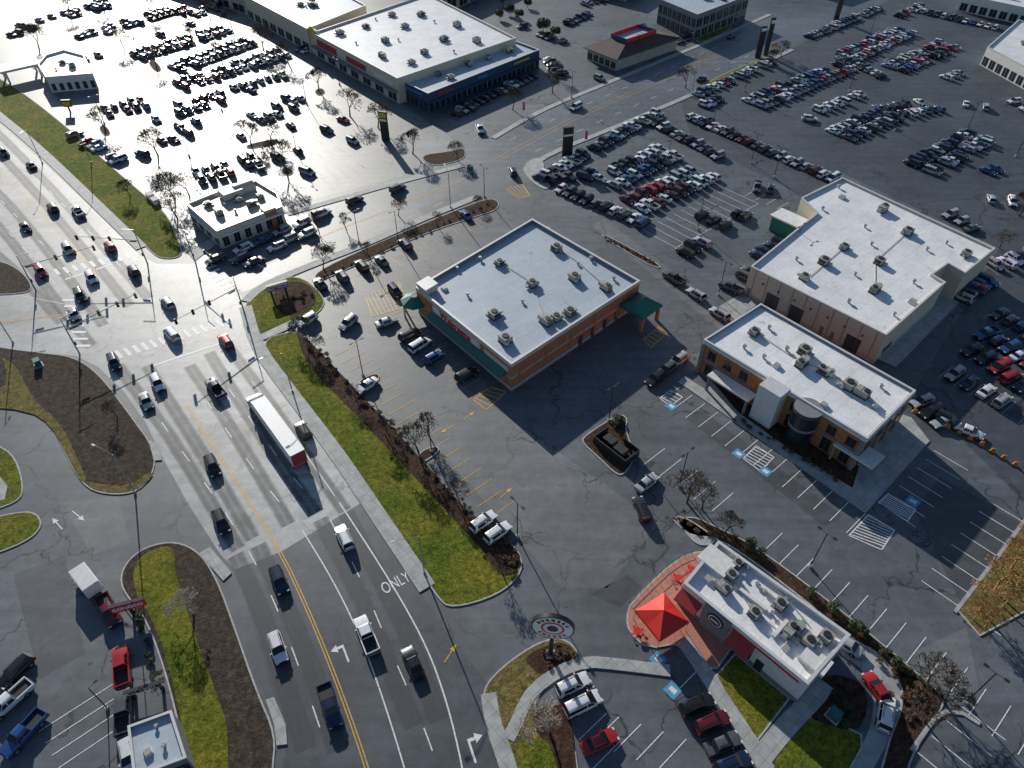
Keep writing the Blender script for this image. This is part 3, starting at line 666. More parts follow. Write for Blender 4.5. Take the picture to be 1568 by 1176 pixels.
def rcar(p, ang, pal='wwwssgggkkkbnrm'):
    k = RC.choices(['sedan', 'suv', 'hatch', 'van', 'pickup'], [4, 5, 2, .7, 1])[0]
    inst('parked_car' if k != 'pickup' else 'parked_pickup_truck', CM[k], Vector((p.x, p.y, .012)), ang+RC.uniform(-.04, .04), RC.uniform(.96, 1.02), color=[x*RC.uniform(.85, 1.1) for x in CL[RC.choice(pal)]])
def row(p1, p2, fill=.95, pal='wwwssgggkkkbnrm', sp=2.75, dbl=False, skew=0, off=5.4):
    a, b = S(*p1, .7), S(*p2, .7); L = (b-a).length; n = max(1, int(round(L/sp))); d = (b-a).normalized(); nn = Vector((-d.y, d.x, 0))
    if n >= 4 and sp < 3.1:
        for i in range(-1, n+1):
            q = a+d*(L*(i+.5)/n); q.z = 0; seg(q+nn*2.6, q-nn*(2.6+(off if dbl else 0)), .12, 'faded_paint', Z1-.006)
    for i in range(n+1):
        for r in ((0, 1) if dbl else (0,)):
            if RC.random() > fill: continue
            p = a+d*(L*i/n)-nn*off*r; ang = math.atan2(nn.y, nn.x)+skew+(math.pi if RC.random() < .5 else 0)
            rcar(p+nn*RC.uniform(-.35, .35), ang, pal)
# dealership
DP = 'wwwwsssggkkbbnr'
row((828, 272), (1005, 172), .95, 'kknngswww', 2.75); row((848, 276), (868, 268), 1, 'kg'); row((860, 288), (985, 340), 1, 'wwwbnkgw', 2.7)
row((896, 270), (905, 262), 1, 'nb'); row((918, 272), (1008, 228), .95, 'nbkwsw', 2.7, True); row((960, 305), (1070, 258), .95, 'wwwrmswk', 2.7, True); row((1008, 188), (1100, 238), 1, 'wwskgn', 2.7)
row((1060, 178), (1275, 272), 1, 'wsgkmrnwswbm', 2.7); row((1080, 160), (1100, 150), 1, 'wk'); row((1140, 282), (1200, 292), .8, 'sgk', 3)
row((1048, 385), (1075, 370), 1, 'kkws', 2.8); row((1075, 328), (1110, 345), .9, 'kkn', 2.8); row((1130, 325), (1142, 330), 1, 'k')
row((1068, 143), (1180, 93), .9, 'wwksgr', 2.8); row((1145, 153), (1282, 98), .96, DP, 2.7, True); row((1255, 168), (1325, 140), .9, 'wwk', 3); car(1240, 181, 10, 1, 'suv', 'w')
row((1275, 200), (1345, 170), 1, 'nnkgsw', 2.7, True); row((1345, 165), (1420, 155), .9, 'nkbw', 2.7, True); row((1398, 250), (1482, 203), .9, 'nnkgsw', 2.7, True)
row((1290, 82), (1375, 45), 1, 'wkrsbw', 2.7, True); row((1360, 100), (1440, 65), .95, 'wrwksb', 2.7, True); row((1290, 88), (1350, 115), .95, 'kwnrsw', 2.7)
row((1240, 55), (1345, 12), .95, DP, 2.7); row((1395, 12), (1560, 50), .85, DP, 2.8); row((1480, 158), (1510, 163), 1, 'ws', 4); row((1515, 90), (1568, 120), .7, 'ws', 3)
row((1518, 303), (1550, 308), 1, 'ws', 5); row((1515, 262), (1525, 258), 1, 'kb', 3); row((1545, 150), (1600, 180), .8, 'wkg'); row((1450, 118), (1470, 112), 1, 'ws', 3); row((1370, 25), (1420, 5), .8, DP)
row((1455, 328), (1490, 348), .9, 'gsk', 4); row((1525, 405), (1600, 385), .9, 'ksw', 3); row((1530, 480), (1600, 520), .95, 'wsgnbk', 2.7); row((1512, 510), (1580, 555), .95, 'wsnrbw', 2.7); row((1490, 535), (1570, 590), .95, 'rwnsgb', 2.7)
row((1462, 572), (1560, 628), .9, 'nsnswk', 2.75)
row((1475, 455), (1490, 440), 1, 'ksbn', 2.6); row((1495, 440), (1510, 428), 1, 'rkb', 2.6)
row((1120, 440), (1150, 415), .9, 'gs', 3); row((1160, 390), (1195, 372), 1, 'wnsk', 2.8); row((1410, 615), (1445, 645), .9, 'skwk', 3.2)
# upper-left lot
PL = 'wwssggkkkbnrmt'
for a, b, f, dd in (((205, 82), (335, 42), .85, True), ((235, 55), (300, 32), .7, False), ((262, 100), (372, 62), .95, True), ((270, 125), (425, 78), .88, True), ((262, 165), (370, 130), .85, True), ((375, 128), (445, 112), .8, False),
                    ((160, 165), (215, 152), .8, True), ((208, 192), (255, 178), .5, False), ((235, 205), (300, 185), .35, True), ((385, 175), (460, 150), .4, True), ((300, 262), (385, 240), .75, True), ((205, 240), (260, 212), .3, False),
                    ((280, 20), (340, 5), .8, True), ((200, 30), (270, 8), .7, True), ((120, 55), (190, 32), .5, True), ((60, 30), (160, 2), .5, True), ((115, 205), (190, 248), .7, False), ((430, 195), (500, 175), .3, False), ((0, 50), (40, 35), .5, True), ((130, 90), (180, 75), .5, False), ((330, 205), (380, 190), .2, True), ((460, 75), (520, 90), .1, False), ((20, 100), (50, 92), .4, False), ((380, 250), (470, 225), .3, False)):
    row(a, b, f, PL, 2.8, dd)
for px in (((460, 250), (560, 225)), ((480, 225), (580, 200)), ((300, 230), (370, 212)), ((470, 290), (600, 255)), ((400, 295), (560, 258))): stalls(px[0], px[1], AD*4.8, mat='faded_paint', sp=2.8)
for x in [(500, 198, 8, 3, 'suv', 'k'), (540, 215, 8, 4, 'suv', 's'), (176, 242, 10, 8, 'sedan', 'l'), (425, 240, 8, 3, 'suv', 'n'), (470, 262, 8, 3, 'van', 's'), (440, 150, 8, 2, 'suv', 'g'), (265, 212, 8, 3, 'sedan', 'm'), (525, 182, 8, 3, 'sedan', 'r')]: car(*x)
# strip mall front
row((690, 178), (740, 150), .7, 'kksn', 2.8); row((750, 145), (830, 108), .75, 'wnskg', 2.8); row((840, 90), (858, 112), .9, 'kwn', 3); row((800, 40), (850, 60), .7, PL, 3); row((870, 35), (900, 20), .8, PL, 3); row((860, 62), (890, 75), .6, PL)
row((1040, 60), (1060, 52), .8, PL); row((895, 5), (1000, -20), .8, PL)
MK.obj('road_markings')
# moving / individual
for x in [
    # highway towards viewer
    (325, 713, 6, 14, 'suv', 'k'), (338, 799, 6, 14, 'suv', 'k'), (427, 888, 7, 18, 'suv', 'n'), (425, 991, 6, 18, 'suv', 'w'), (505, 1080, 6, 20, 'pickup', 'n'), (174, 554, 5, 12, 'suv', 'n'), (223, 613, 6, 12, 'sedan', 's'), (241, 586, 6, 12, 'suv', 'w'),
    (122, 452, 5, 10, 'suv', 'k'), (113, 480, 5, 10, 'sedan', 's'), (62, 415, 6, 8, 'suv', 'r'), (38, 347, 6, 8, 'sedan', 'n'), (5, 233, 6, 6, 'suv', 'k'), (104, 381, 6, 8, 'suv', 's'), (140, 425, 6, 9, 'suv', 'w'),
    # away
    (527, 822, -7, -15, 'suv', 'w'), (561, 972, -8, -20, 'pickup', 'w'), (632, 1014, -9, -20, 'sedan', 'k'), (330, 594, -8, -10, 'pickup', 'n'), (464, 658, -9, -14, 'suv', 'k'), (345, 521, -8, -11, 'suv', 'r'), (256, 463, -8, -9, 'suv', 's'), (204, 413, -6, -8, 'suv', 'k'),
    (168, 376, -6, -8, 'suv', 'r'), (119, 323, -6, -7, 'pickup', 'w'), (80, 317, -6, -7, 'suv', 'k'), (47, 252, -6, -6, 'sedan', 'k'), (262, 510, -8, -9, 'van', 'w'),
    # cross-street queue
    (330, 397, -12, 5, 'suv', 'k'), (368, 395, -12, 5, 'suv', 'n'), (388, 400, -12, 5, 'sedan', 'k'), (372, 380, -12, 5, 'suv', 'w'), (400, 368, -12, 5, 'sedan', 'b'), (424, 377, -12, 5, 'suv', 'w'), (440, 366, -12, 5, 'van', 's'), (432, 353, -12, 5, 'suv', 's'), (470, 357, -12, 5, 'suv', 'w'), (462, 341, -12, 5, 'suv', 'w'),
    (492, 326, 12, -5, 'van', 'w'), (543, 306, 12, -5, 'suv', 'k'), (609, 288, 12, -5, 'suv', 'k'), (785, 262, -4, -9, 'suv', 'k'), (882, 163, -10, 5, 'van', 'w'), (918, 119, 8, 3, 'suv', 's'), (735, 197, 3, 9, 'pickup', 'w'), (990, 66, 8, -4, 'sedan', 'k'), (1040, 62, 8, -4, 'sedan', 's'), (1075, 120, 8, -4, 'sedan', 'k'), (1120, 55, 8, -4, 'sedan', 'n'),
    # pharmacy lot
    (490, 433, -8, -9, 'sedan', 'k'), (524, 422, -8, -9, 'suv', 'g'), (554, 406, -8, -8, 'suv', 'k'), (584, 398, -8, -8, 'sedan', 'g'), (621, 373, -8, -8, 'suv', 'n'), (713, 328, -8, -8, 'sedan', 'b'), (605, 445, 8, 9, 'suv', 'k'), (592, 492, 12, -4, 'sedan', 's'),
    (533, 494, -8, 7, 'suv', 's'), (627, 512, 10, -5, 'suv', 'k'), (643, 527, 11, -7, 'van', 'w'), (664, 546, 11, -6, 'hatch', 'b'), (714, 573, 11, -6, 'suv', 'k'), (562, 589, -12, 8, 'sedan', 'w'), (470, 490, -10, 6, 'suv', 'w'), (740, 798, 11, -8, 'suv', 'w'), (762, 815, 11, -8, 'suv', 'w'), (983, 779, -5, -13, 'suv', 'k'), (991, 738, 10, -8, 'sedan', 's'),
    (1004, 579, -10, 7, 'suv', 'k'), (1021, 565, -10, 7, 'suv', 'g'), (1039, 551, -10, 7, 'suv', 's'), (1032, 425, -8, -5, 'pickup', 'g'), (1066, 450, -8, -5, 'suv', 's'), (1102, 480, -8, -5, 'suv', 's'),
    # restaurant
    (877, 1048, 14, -7, 'suv', 'w'), (892, 1077, 14, -7, 'van', 'w'), (918, 1135, 14, -7, 'sedan', 'r'), (1067, 1079, 14, -6, 'suv', 'k'), (1090, 1106, 14, -6, 'suv', 'm'), (1107, 1138, 14, -6, 'sedan', 'g'), (1122, 1170, 14, -6, 'suv', 'n'), (1357, 1092, 2, -14, 'suv', 'w'), (1345, 1055, -8, -12, 'sedan', 'r'), (1294, 984, -12, -8, 'sedan', 's'), (1485, 659, 12, 5, 'sedan', 'w'), (1452, 642, 12, 6, 'suv', 'k'),
    # lower-left lot
    (24, 1027, -10, 10, 'suv', 'k'), (14, 1073, -10, 9, 'pickup', 'w'), (36, 1122, -9, 10, 'pickup', 'b'), (186, 1020, -1, -16, 'pickup', 'r'), (166, 934, 7, 14, 'pickup', 'm'), (188, 1090, 0, -15, 'pickup', 'g'), (197, 1158, 3, 15, 'suv', 'w')]: car(*x)

# lorries
def lorry(name, front, back, w, h, trailer='trailer_white', cabcol='trailer_white', cab=2.6):
    a, b = S(*front, 1.5), S(*back, 1.5); a.z = b.z = 0; d = (a-b); L = d.length; d.normalize(); n = Vector((-d.y, d.x, 0)); ax = (d, n)
    e = empty(name, (b.x, b.y, 0))
    def add(mb, nm):
        o = mb.obj(nm, e); o.matrix_parent_inverse = Matrix.Translation(-Vector((b.x, b.y, 0)))
    def P(x, y, z): return b+d*x+n*y+UP*z
    bodyL = L-cab-1.0
    m = MB(); m.box(P(bodyL/2, 0, (h+1.1)/2), (bodyL, w, h-1.1), trailer, ax)
    for i in range(1, int(bodyL/1.2)):
        for s in (1, -1): m.box(P(i*1.2, s*(w/2+.01), (h+1.1)/2), (.05, .02, h-1.3), 'coping', ax)
    for s in (1, -1): m.box(P(bodyL/2, s*(w/2-.03), h+.02), (bodyL-.1, .06, .04), 'metal', ax); m.box(P(bodyL/2, s*(w/2+.012), 1.2), (bodyL-.1, .02, .12), 'red_sign', ax)
    m.box(P(-.02, 0, (h+1.1)/2), (.05, w*.94, h-1.3), 'stucco_red', ax); m.box(P(.03, 0, 1.0), (.1, w*.9, .18), 'red_sign', ax)
    add(m, 'cargo_box')
    m = MB(); m.box(P(L/2, 0, .9), (L-.6, .9, .25), 'metal_dark', ax)
    for x in [.9, 2.1, bodyL-1.2, bodyL-.1, L-1.2]:
        for s in (1, -1): m.cyl(P(x, s*(w/2-.32), .5), P(x, s*(w/2-.02), .5), .5, .5, 'tyre', 14); m.cyl(P(x, s*(w/2-.05), .5), P(x, s*(w/2+.01), .5), .26, .2, 'hub', 10)
    add(m, 'chassis_and_wheels')
    m = MB(); cx = L-cab
    prof = [(0, .7), (0, 3.1), (.35, 3.25), (1.0, 2.95), (1.35, 2.0), (cab-.1, 1.65), (cab, 1.45), (cab, .55)]
    hw = w*.47
    r1 = [P(cx+x, hw, z) for x, z in prof]; r2 = [P(cx+x, -hw, z) for x, z in prof]
    m.face(r1[::-1], cabcol); m.face(r2, cabcol)
    for i in range(len(prof)-1):
        m.face([r1[i], r1[i+1], r2[i+1], r2[i]][::-1], 'glass' if i == 3 else cabcol)
    for s in (1, -1): m.box(P(cx+.7, s*(hw+.005), 2.1), (.7, .02, .6), 'glass', ax); m.box(P(cx+1.3, s*(hw+.15), 2.0), (.1, .2, .5), 'metal_dark', ax); m.box(P(L-.02, s*hw*.75, .95), (.08, .3, .2), 'headlamp', ax)
    m.box(P(L+.02, 0, 1.0), (.06, w*.4, .5), 'chrome', ax)
    add(m, 'cab')
lorry('semi_trailer_truck', (386, 606), (460, 708), 2.6, 3.9, cab=3.0)
# enclosed box trailer behind the maroon pickup
m = MB(); p_ = S(131, 887, 1.8); p_.z = 0; d = S(166, 934, 1)-S(131, 887, 1); d.normalize(); n = Vector((-d.y, d.x, 0)); ax = (d, n)
m.box(p_+UP*1.55, (4.6, 2.3, 2.1), 'trailer_white', ax); m.box(p_+UP*2.62, (4.4, 2.1, .04), 'coping', ax); m.box(p_+d*2.9+UP*.5, (1.4, .12, .1), 'metal_dark', ax); m.box(p_-d*2.31+UP*1.5, (.03, 2.0, 1.8), 'metal', ax)
for s in (1, -1):
    for x in (-.5, .4): m.cyl(p_+d*x+n*s*.95+UP*.38, p_+d*x+n*s*1.18+UP*.38, .38, .38, 'tyre', 14); m.cyl(p_+d*x+n*s*1.16+UP*.38, p_+d*x+n*s*1.2+UP*.38, .2, .18, 'hub', 10)
    m.box(p_+n*s*1.17+UP*1.0, (4.4, .03, .1), 'metal', ax)
m.obj('box_trailer')

# ------------------------------------------------------------------ hvac etc.
def hvac_mesh(k):
    mb = MB()
    if k == 0:
        mb.box((0, 0, .12), (2.3, 1.5, .24), 'metal_dark'); mb.box((0, 0, .8), (2.2, 1.4, 1.1), 'unit')
        mb.cyl((.55, 0, 1.35), (.55, 0, 1.5), .48, .48, 'metal_dark', 14); mb.box((-.2, 0, 1.37), (.06, 1.4, .05), 'metal')
        for i in range(5): mb.box((1.11, -.5+i*.25, .8), (.03, .1, .9), 'metal_dark')
        mb.box((-1.45, 0, .8), (.8, .9, .7), 'metal', top=.75); mb.box((0, .72, .7), (1.6, .03, .6), 'metal_dark')
    elif k == 1:
        mb.box((0, 0, .1), (1.6, 1.6, .2), 'metal_dark'); mb.box((0, 0, .65), (1.5, 1.5, .9), 'unit'); mb.cyl((0, 0, 1.1), (0, 0, 1.22), .55, .5, 'metal_dark', 14); mb.box((1.1, 0, .4), (.8, .5, .35), 'metal')
        mb.box((0, -.77, .65), (1.1, .03, .6), 'metal_dark'); mb.box((-.9, .5, .55), (.5, .6, .5), 'metal', top=.6)
    elif k == 2:
        mb.cyl((0, 0, 0), (0, 0, .5), .22, .22, 'metal', 10); mb.cyl((0, 0, .5), (0, 0, .75), .42, .3, 'metal', 12)
    else:
        mb.box((0, 0, .25), (1.2, 1.2, .5), 'coping', top=.85); mb.box((0, 0, .52), (.95, .95, .06), 'unit')
    return mb.mesh('roof_unit_%d' % k)
HV = [hvac_mesh(i) for i in range(4)]
def units(e, z, pts, ang=0, sc=1.0):
    for i, (u, v, k) in enumerate(pts):
        p = S(u, v, z+.5); p.z = z; inst(('hvac_unit', 'hvac_unit', 'roof_vent', 'roof_hatch')[k], HV[k], p, math.radians(41)+ang+(i*7 % 4)*math.pi/2, sc*(1.15 if k == 1 else 1.05)*(.9+.25*((i*37 % 10)/10)), parent=e)
def building(name, px, z, wall, roof, coping='coping', par=.55, pw=.32):
    p = ccw([S(u, v, z) for u, v in px]); n = len(p); e = empty(name)
    q = inset(p, pw)
    w = MB()
    for i in range(n):
        j = (i+1) % n; a, b = p[i], p[j]
        w.face([(a.x, a.y, 0), (b.x, b.y, 0), b, a], wall); c, d = q[i], q[j]
        w.face([c, d, (d.x, d.y, z-par), (c.x, c.y, z-par)][::-1], wall if wall not in ('brick', 'stucco_navy', 'wood') else 'stucco_grey')
    w.obj('walls', e)
    r = MB(); r.poly(atz(q, z-par), roof); r.obj('roof', e)
    o = inset(p, -.06); o2 = inset(p, pw+.05); c = MB()
    for i in range(n):
        j = (i+1) % n
        c.face([o[i]+UP*.08, o[j]+UP*.08, o2[j]+UP*.08, o2[i]+UP*.08], coping)
        c.face([o[i]-UP*.12, o[j]-UP*.12, o[j]+UP*.08, o[i]+UP*.08], coping); c.face([o2[i]+UP*.08, o2[j]+UP*.08, o2[j]-UP*.1, o2[i]-UP*.1], coping)
    c.obj('coping', e)
    cen = sum(p, Vector((0, 0, 0)))/n
    return e, cen
def wb(mb, P, Q, cen, s0, s1, z0, z1, d, mat, inn=.04, top=None):
    P = Vector((P.x, P.y, 0)); Q = Vector((Q.x, Q.y, 0)); x = (Q-P); L = x.length; x.normalize(); n = Vector((x.y, -x.x, 0))
    if n.dot(Vector((cen.x, cen.y, 0))-P) > 0: n = -n
    a, b = s0*L, s1*L
    c = P+x*(a+b)/2+n*(d-inn)/2+UP*(z0+z1)/2
    mb.box(c, (b-a, d+inn, z1-z0), mat, (x, n))
def pipes(e, z, runs):
    """conduit / gas runs lying across a roof"""
    m = MB()
    for px in runs:
        q = [S(u, v, z) for u, v in px]
        for a, b in zip(q[:-1], q[1:]): m.cyl(a+UP*.12, b+UP*.12, .06, .06, 'unit', 6)
    m.obj('roof_pipes', e)

# ---- pharmacy
z = 6.6
PX = [(637, 440), (783, 558), (980, 430), (815, 335)]
e, c = building('brick_pharmacy_store', PX, z, 'brick', 'roof_grey', 'coping', .8, .35)
Lc, Bc, Rc, Tc = [S(u, v, z) for u, v in PX]
m = MB()
for (P, Q) in ((Lc, Bc), (Bc, Rc), (Rc, Tc), (Tc, Lc)):
    wb(m, P, Q, c, 0, 1, z-.7, z-.14, .1, 'stucco_cream'); wb(m, P, Q, c, 0, 1, .0, .8, .08, 'block'); wb(m, P, Q, c, 0, 1, 3.0, 3.2, .07, 'stucco_cream')
m.obj('stone_bands', e)
m = MB()
for i in range(6):
    s = .13+i*.13
    wb(m, Lc, Bc, c, s, s+.1, .85, 2.9, .1, 'window'); wb(m, Lc, Bc, c, s-.006, s+.106, 2.75, 2.98, .16, 'coping_dark')
    for k in range(3): wb(m, Lc, Bc, c, s+k*.05-.002, s+k*.05+.002, .85, 2.9, .14, 'coping')
for i in range(4):
    s = .5+i*.1; wb(m, Bc, Rc, c, s, s+.03, .1, 2.3, .1, 'coping_dark')
for i in range(5):
    s = .05+i*.19; wb(m, Bc, Rc, c, s, s+.012, .8, z-.75, .16, 'brick')
m.obj('windows_and_doors', e)
m = MB(); wb(m, Lc, Bc, c, .2, .7, 4.3, 5.8, .3, 'stucco_white'); wb(m, Lc, Bc, c, .74, .97, 4.2, 5.2, .12, 'stucco_cream'); m.obj('sign_band', e)
m = MB(); X = (Bc-Lc); X.z = 0; L = X.length; X.normalize(); n1 = Vector((X.y, -X.x, 0)); n1 = n1 if n1.dot(Lc-c) > 0 else -n1; a0 = Vector((Lc.x, Lc.y, 0))
A = a0+X*L*.18+n1*.05; B = a0+X*L*.95+n1*.05
m.face([A+UP*4.1, B+UP*4.1, B+n1*1.5+UP*3.2, A+n1*1.5+UP*3.2][::-1], 'teal'); m.face([A+n1*1.5+UP*2.9, B+n1*1.5+UP*2.9, B+n1*1.5+UP*3.2, A+n1*1.5+UP*3.2], 'teal'); m.face([B+UP*4.1, B+n1*1.5+UP*3.2, B+UP*2.9], 'teal')
# corner entrance canopy
k = (Lc-c).normalized(); k.z = 0
def wedge(mb, ctr, r, z0, z1, mat, n=6, a0=0):
    ring = [ctr+Vector((math.cos(a0+2*math.pi*i/n)*r, math.sin(a0+2*math.pi*i/n)*r, 0)) for i in range(n)]
    for i in range(n):
        a, b = ring[i], ring[(i+1) % n]; q = [Vector((t.x, t.y, z0)) for t in (a, b)]
        t1 = Vector((ctr.x+(b.x-ctr.x)*.25, ctr.y+(b.y-ctr.y)*.25, z1)); t0 = Vector((ctr.x+(a.x-ctr.x)*.25, ctr.y+(a.y-ctr.y)*.25, z1))
        mb.face([q[0], q[1], t1, t0], mat); mb.face([Vector((q[0].x, q[0].y, z0-.5)), Vector((q[1].x, q[1].y, z0-.5)), q[1], q[0]], mat)
wedge(m, Lc+k*.6, 2.9, 3.5, 4.6, 'green', 8)
for s in (-1, 1): m.cyl(Lc+k*2.8+Vector((-k.y, k.x, 0))*1.2*s-UP*z, Lc+k*2.8+Vector((-k.y, k.x, 0))*1.2*s-UP*(z-3.2), .2, .2, 'stucco_cream', 10)
m.obj('awnings', e)
m = MB(); tc = Lc+(c-Lc).normalized()*2.3; tc.z = 0; ax = ((Bc-Lc).normalized(), (Tc-Lc).normalized())
m.box(tc+UP*6.7, (3.2, 3.2, 1.5), 'stucco_cream', ax, topmat='roof_grey'); m.box(tc+UP*7.5, (3.4, 3.4, .12), 'coping', ax); m.obj('corner_tower', e)
# drive-through canopy at right corner
m = MB(); dc = Rc+(Bc-Rc).normalized()*3.2; dc.z = 0; xx = (Rc-Bc); xx.z = 0; xx.normalize(); nn = Vector((xx.y, -xx.x, 0)); dc = dc+nn*3.2
def gable(mb, ctr, ax, lx, ly, z0, z1, mat, over=0):
    X, Y = ax; A = [ctr+X*a*lx/2+Y*b*ly/2+UP*z0 for a, b in ((-1, -1), (1, -1), (1, 1), (-1, 1))]; r0 = ctr-X*lx*.22+UP*z1; r1 = ctr+X*lx*.22+UP*z1
    mb.face([A[0], A[1], r1, r0], mat); mb.face([A[1], A[2], r1], mat); mb.face([A[2], A[3], r0, r1], mat); mb.face([A[3], A[0], r0], mat)
    mb.box(ctr+UP*(z0-.25), (lx, ly, .5), mat, ax)
gable(m, dc, (xx, nn), 6.4, 6.2, 3.9, 5.2, 'green')
for a in (-1, 1): m.box(dc+xx*2.6*a+nn*2.6+UP*1.85, (.6, .6, 3.7), 'brick', (xx, nn))
m.obj('drive_through_canopy', e)
fc = (Lc+(Bc-Lc)*.45); dirLB = (Bc-Lc); dirLB.z = 0
txt('lettering', 'Walgreens', Vector((fc.x, fc.y, 5.05))+n1*.37, dirLB, 2.3, 'red_sign', UP, e)
units(e, z-.8, [(765, 402, 1), (852, 380, 1), (815, 434, 1), (680, 440, 3), (757, 482, 1), (836, 492, 0), (852, 486, 1), (774, 520, 1), (873, 478, 1), (928, 440, 0), (885, 402, 2), (880, 425, 1), (700, 410, 2), (800, 460, 2), (735, 395, 2), (940, 425, 2), (716, 450, 2), (905, 395, 2), (840, 350, 2)])
pipes(e, z-.8, [[(765, 402), (815, 434), (836, 492)], [(757, 482), (774, 520)], [(852, 380), (885, 402), (928, 440)]])

# ---- repair garage (white roof)
z = 7.2
PX = [(1150, 408), (1357, 513), (1448, 432), (1428, 420), (1452, 403), (1478, 418), (1524, 380), (1290, 272), (1227, 303), (1252, 325)]
e, c = building('garage_building', PX, z, 'stucco_cream', 'roof_white', 'coping', .5, .25)
a, b, d2 = S(1150, 408, z), S(1357, 513, z), S(1448, 432, z)
m = MB()
for i, s in enumerate((.17, .36, .78)): wb(m, a, b, c, s, s+.1, 0.05, 3.6, .06, 'coping_dark'); wb(m, a, b, c, s-.008, s+.108, 3.62, 3.8, .1, 'stucco_white')
for s in (.02, .6, .68): wb(m, a, b, c, s, s+.025, .05, 2.2, .06, 'stucco_grey')
wb(m, a, b, c, 0, 1, 0, .9, .05, 'block'); wb(m, b, d2, c, .0, 1, 0, .9, .05, 'block'); wb(m, b, d2, c, .1, .25, .92, 2.3, .06, 'coping_dark')
for i in range(10): wb(m, a, b, c, .05+i*.1, .052+i*.1, .95, z-.2, .1, 'stucco_grey')
for i in range(7): wb(m, a, b, c, .12+i*.125, .128+i*.125, 4.6, 4.9, .3, 'metal_dark')
m.obj('doors_and_trim', e)
pp = S(1213, 335, 4.2); m = MB(); m.box((pp.x, pp.y, 4.1), (9, 5, .35), 'stucco_cream', (AD, BD), topmat='roof_white'); m.box((pp.x, pp.y, 2), (8, 4, 3.8), 'green', (AD, BD)); m.obj('entrance_porch', e)
units(e, z-.5, [(1293, 378, 1), (1262, 400, 1), (1340, 443, 0), (1232, 424, 1), (1390, 355, 1), (1347, 400, 1), (1480, 388, 1), (1398, 460, 3), (1352, 320, 0), (1220, 395, 2), (1310, 418, 2), (1300, 460, 2), (1420, 380, 2), (1325, 345, 2), (1290, 300, 3), (1260, 318, 2), (1370, 480, 2), (1285, 285, 2), (1400, 430, 2), (1335, 372, 2), (1450, 370, 2)])
pipes(e, z-.5, [[(1390, 355), (1340, 400), (1340, 443)], [(1293, 378), (1240, 424)]])

# ---- office
z = 7.8
PX = [(1078, 520), (1328, 672), (1402, 598), (1165, 465)]
e, c = building('office_building', PX, z, 'wood', 'roof_white', 'coping', .5, .25)
a, b, d2 = S(1078, 520, z), S(1328, 672, z), S(1402, 598, z)
m = MB()
wb(m, a, b, c, 0, 1, z-.7, z-.15, .2, 'stucco_white'); wb(m, b, d2, c, 0, 1, z-.7, z-.15, .2, 'stucco_white'); wb(m, a, b, c, 0, 1, 3.6, 4.0, .15, 'stucco_grey'); wb(m, b, d2, c, 0, 1, 3.6, 4.0, .15, 'stucco_grey')
for i in range(9):
    if i in (3, 6): continue
    s = .05+i*.108
    for z0, z1 in ((.6, 3.2), (4.5, 6.2)):
        wb(m, a, b, c, s, s+.05, z0, z1, .06, 'window'); wb(m, a, b, c, s+.023, s+.027, z0, z1, .1, 'coping_dark'); wb(m, a, b, c, s-.003, s+.053, z0-.12, z0-.01, .12, 'coping_dark')
for i in range(4):
    s = .08+i*.23
    for z0, z1 in ((.6, 3.2), (4.5, 6.2)): wb(m, b, d2, c, s, s+.11, z0, z1, .06, 'window'); wb(m, b, d2, c, s-.005, s+.115, z0-.12, z0-.01, .12, 'coping_dark')
m.obj('windows_and_bands', e)
m = MB(); X = (b-a); X.z = 0; X.normalize(); n1 = Vector((X.y, -X.x, 0)); n1 = n1 if n1.dot(a-c) > 0 else -n1; ax = (X, n1); L = (b-a).length; a0 = Vector((a.x, a.y, 0))
t = S(1187, 592, 8.0); m.box((t.x, t.y, 4.0), (4.2, 3.2, 8.0), 'stucco_white', ax, topmat='coping')
t2 = a0+X*L*.69+n1*.6; m.cyl((t2.x, t2.y, 0), (t2.x, t2.y, 6.8), 2.3, 2.3, 'window', 20, True, 'stucco_grey'); m.cyl((t2.x, t2.y, 6.8), (t2.x, t2.y, 7.6), 2.4, 2.4, 'coping_dark', 20, True, 'stucco_grey'); m.cyl((t2.x, t2.y, 3.6), (t2.x, t2.y, 4.1), 2.38, 2.38, 'stucco_grey', 20)
m.obj('entrance_towers', e)
m = MB()
for u, v, lx, ly in ((1120, 590, 9, 2.6), (1315, 690, 7, 4)):
    t = S(u, v, 3.6); m.box((t.x, t.y, 3.6), (lx, ly, .35), 'stucco_white', ax)
    for sx in (-1, 1): t3 = Vector((t.x, t.y, 0))+X*(lx/2-.4)*sx+n1*(ly/2-.3); m.box(t3+UP*1.71, (.4, .4, 3.42), 'stucco_grey', ax)
m.obj('entrance_canopies', e)
m = MB()
for s0, s1 in ((.0, .02), (.98, 1.0)): wb(m, a, b, c, s0, s1, 0, z-.75, .35, 'stucco_grey')
m.obj('corner_piers', e)
units(e, z-.5, [(1155, 508, 1), (1232, 537, 1), (1228, 556, 0), (1262, 568, 0), (1300, 590, 1), (1320, 602, 0), (1262, 618, 3), (1205, 533, 2), (1140, 530, 2), (1190, 558, 3), (1285, 588, 2), (1340, 622, 2), (1178, 500, 2), (1350, 590, 2), (1275, 568, 2), (1170, 545, 2)])
pipes(e, z-.5, [[(1155, 508), (1210, 545), (1262, 568), (1320, 602)], [(1300, 590), (1345, 625)]])

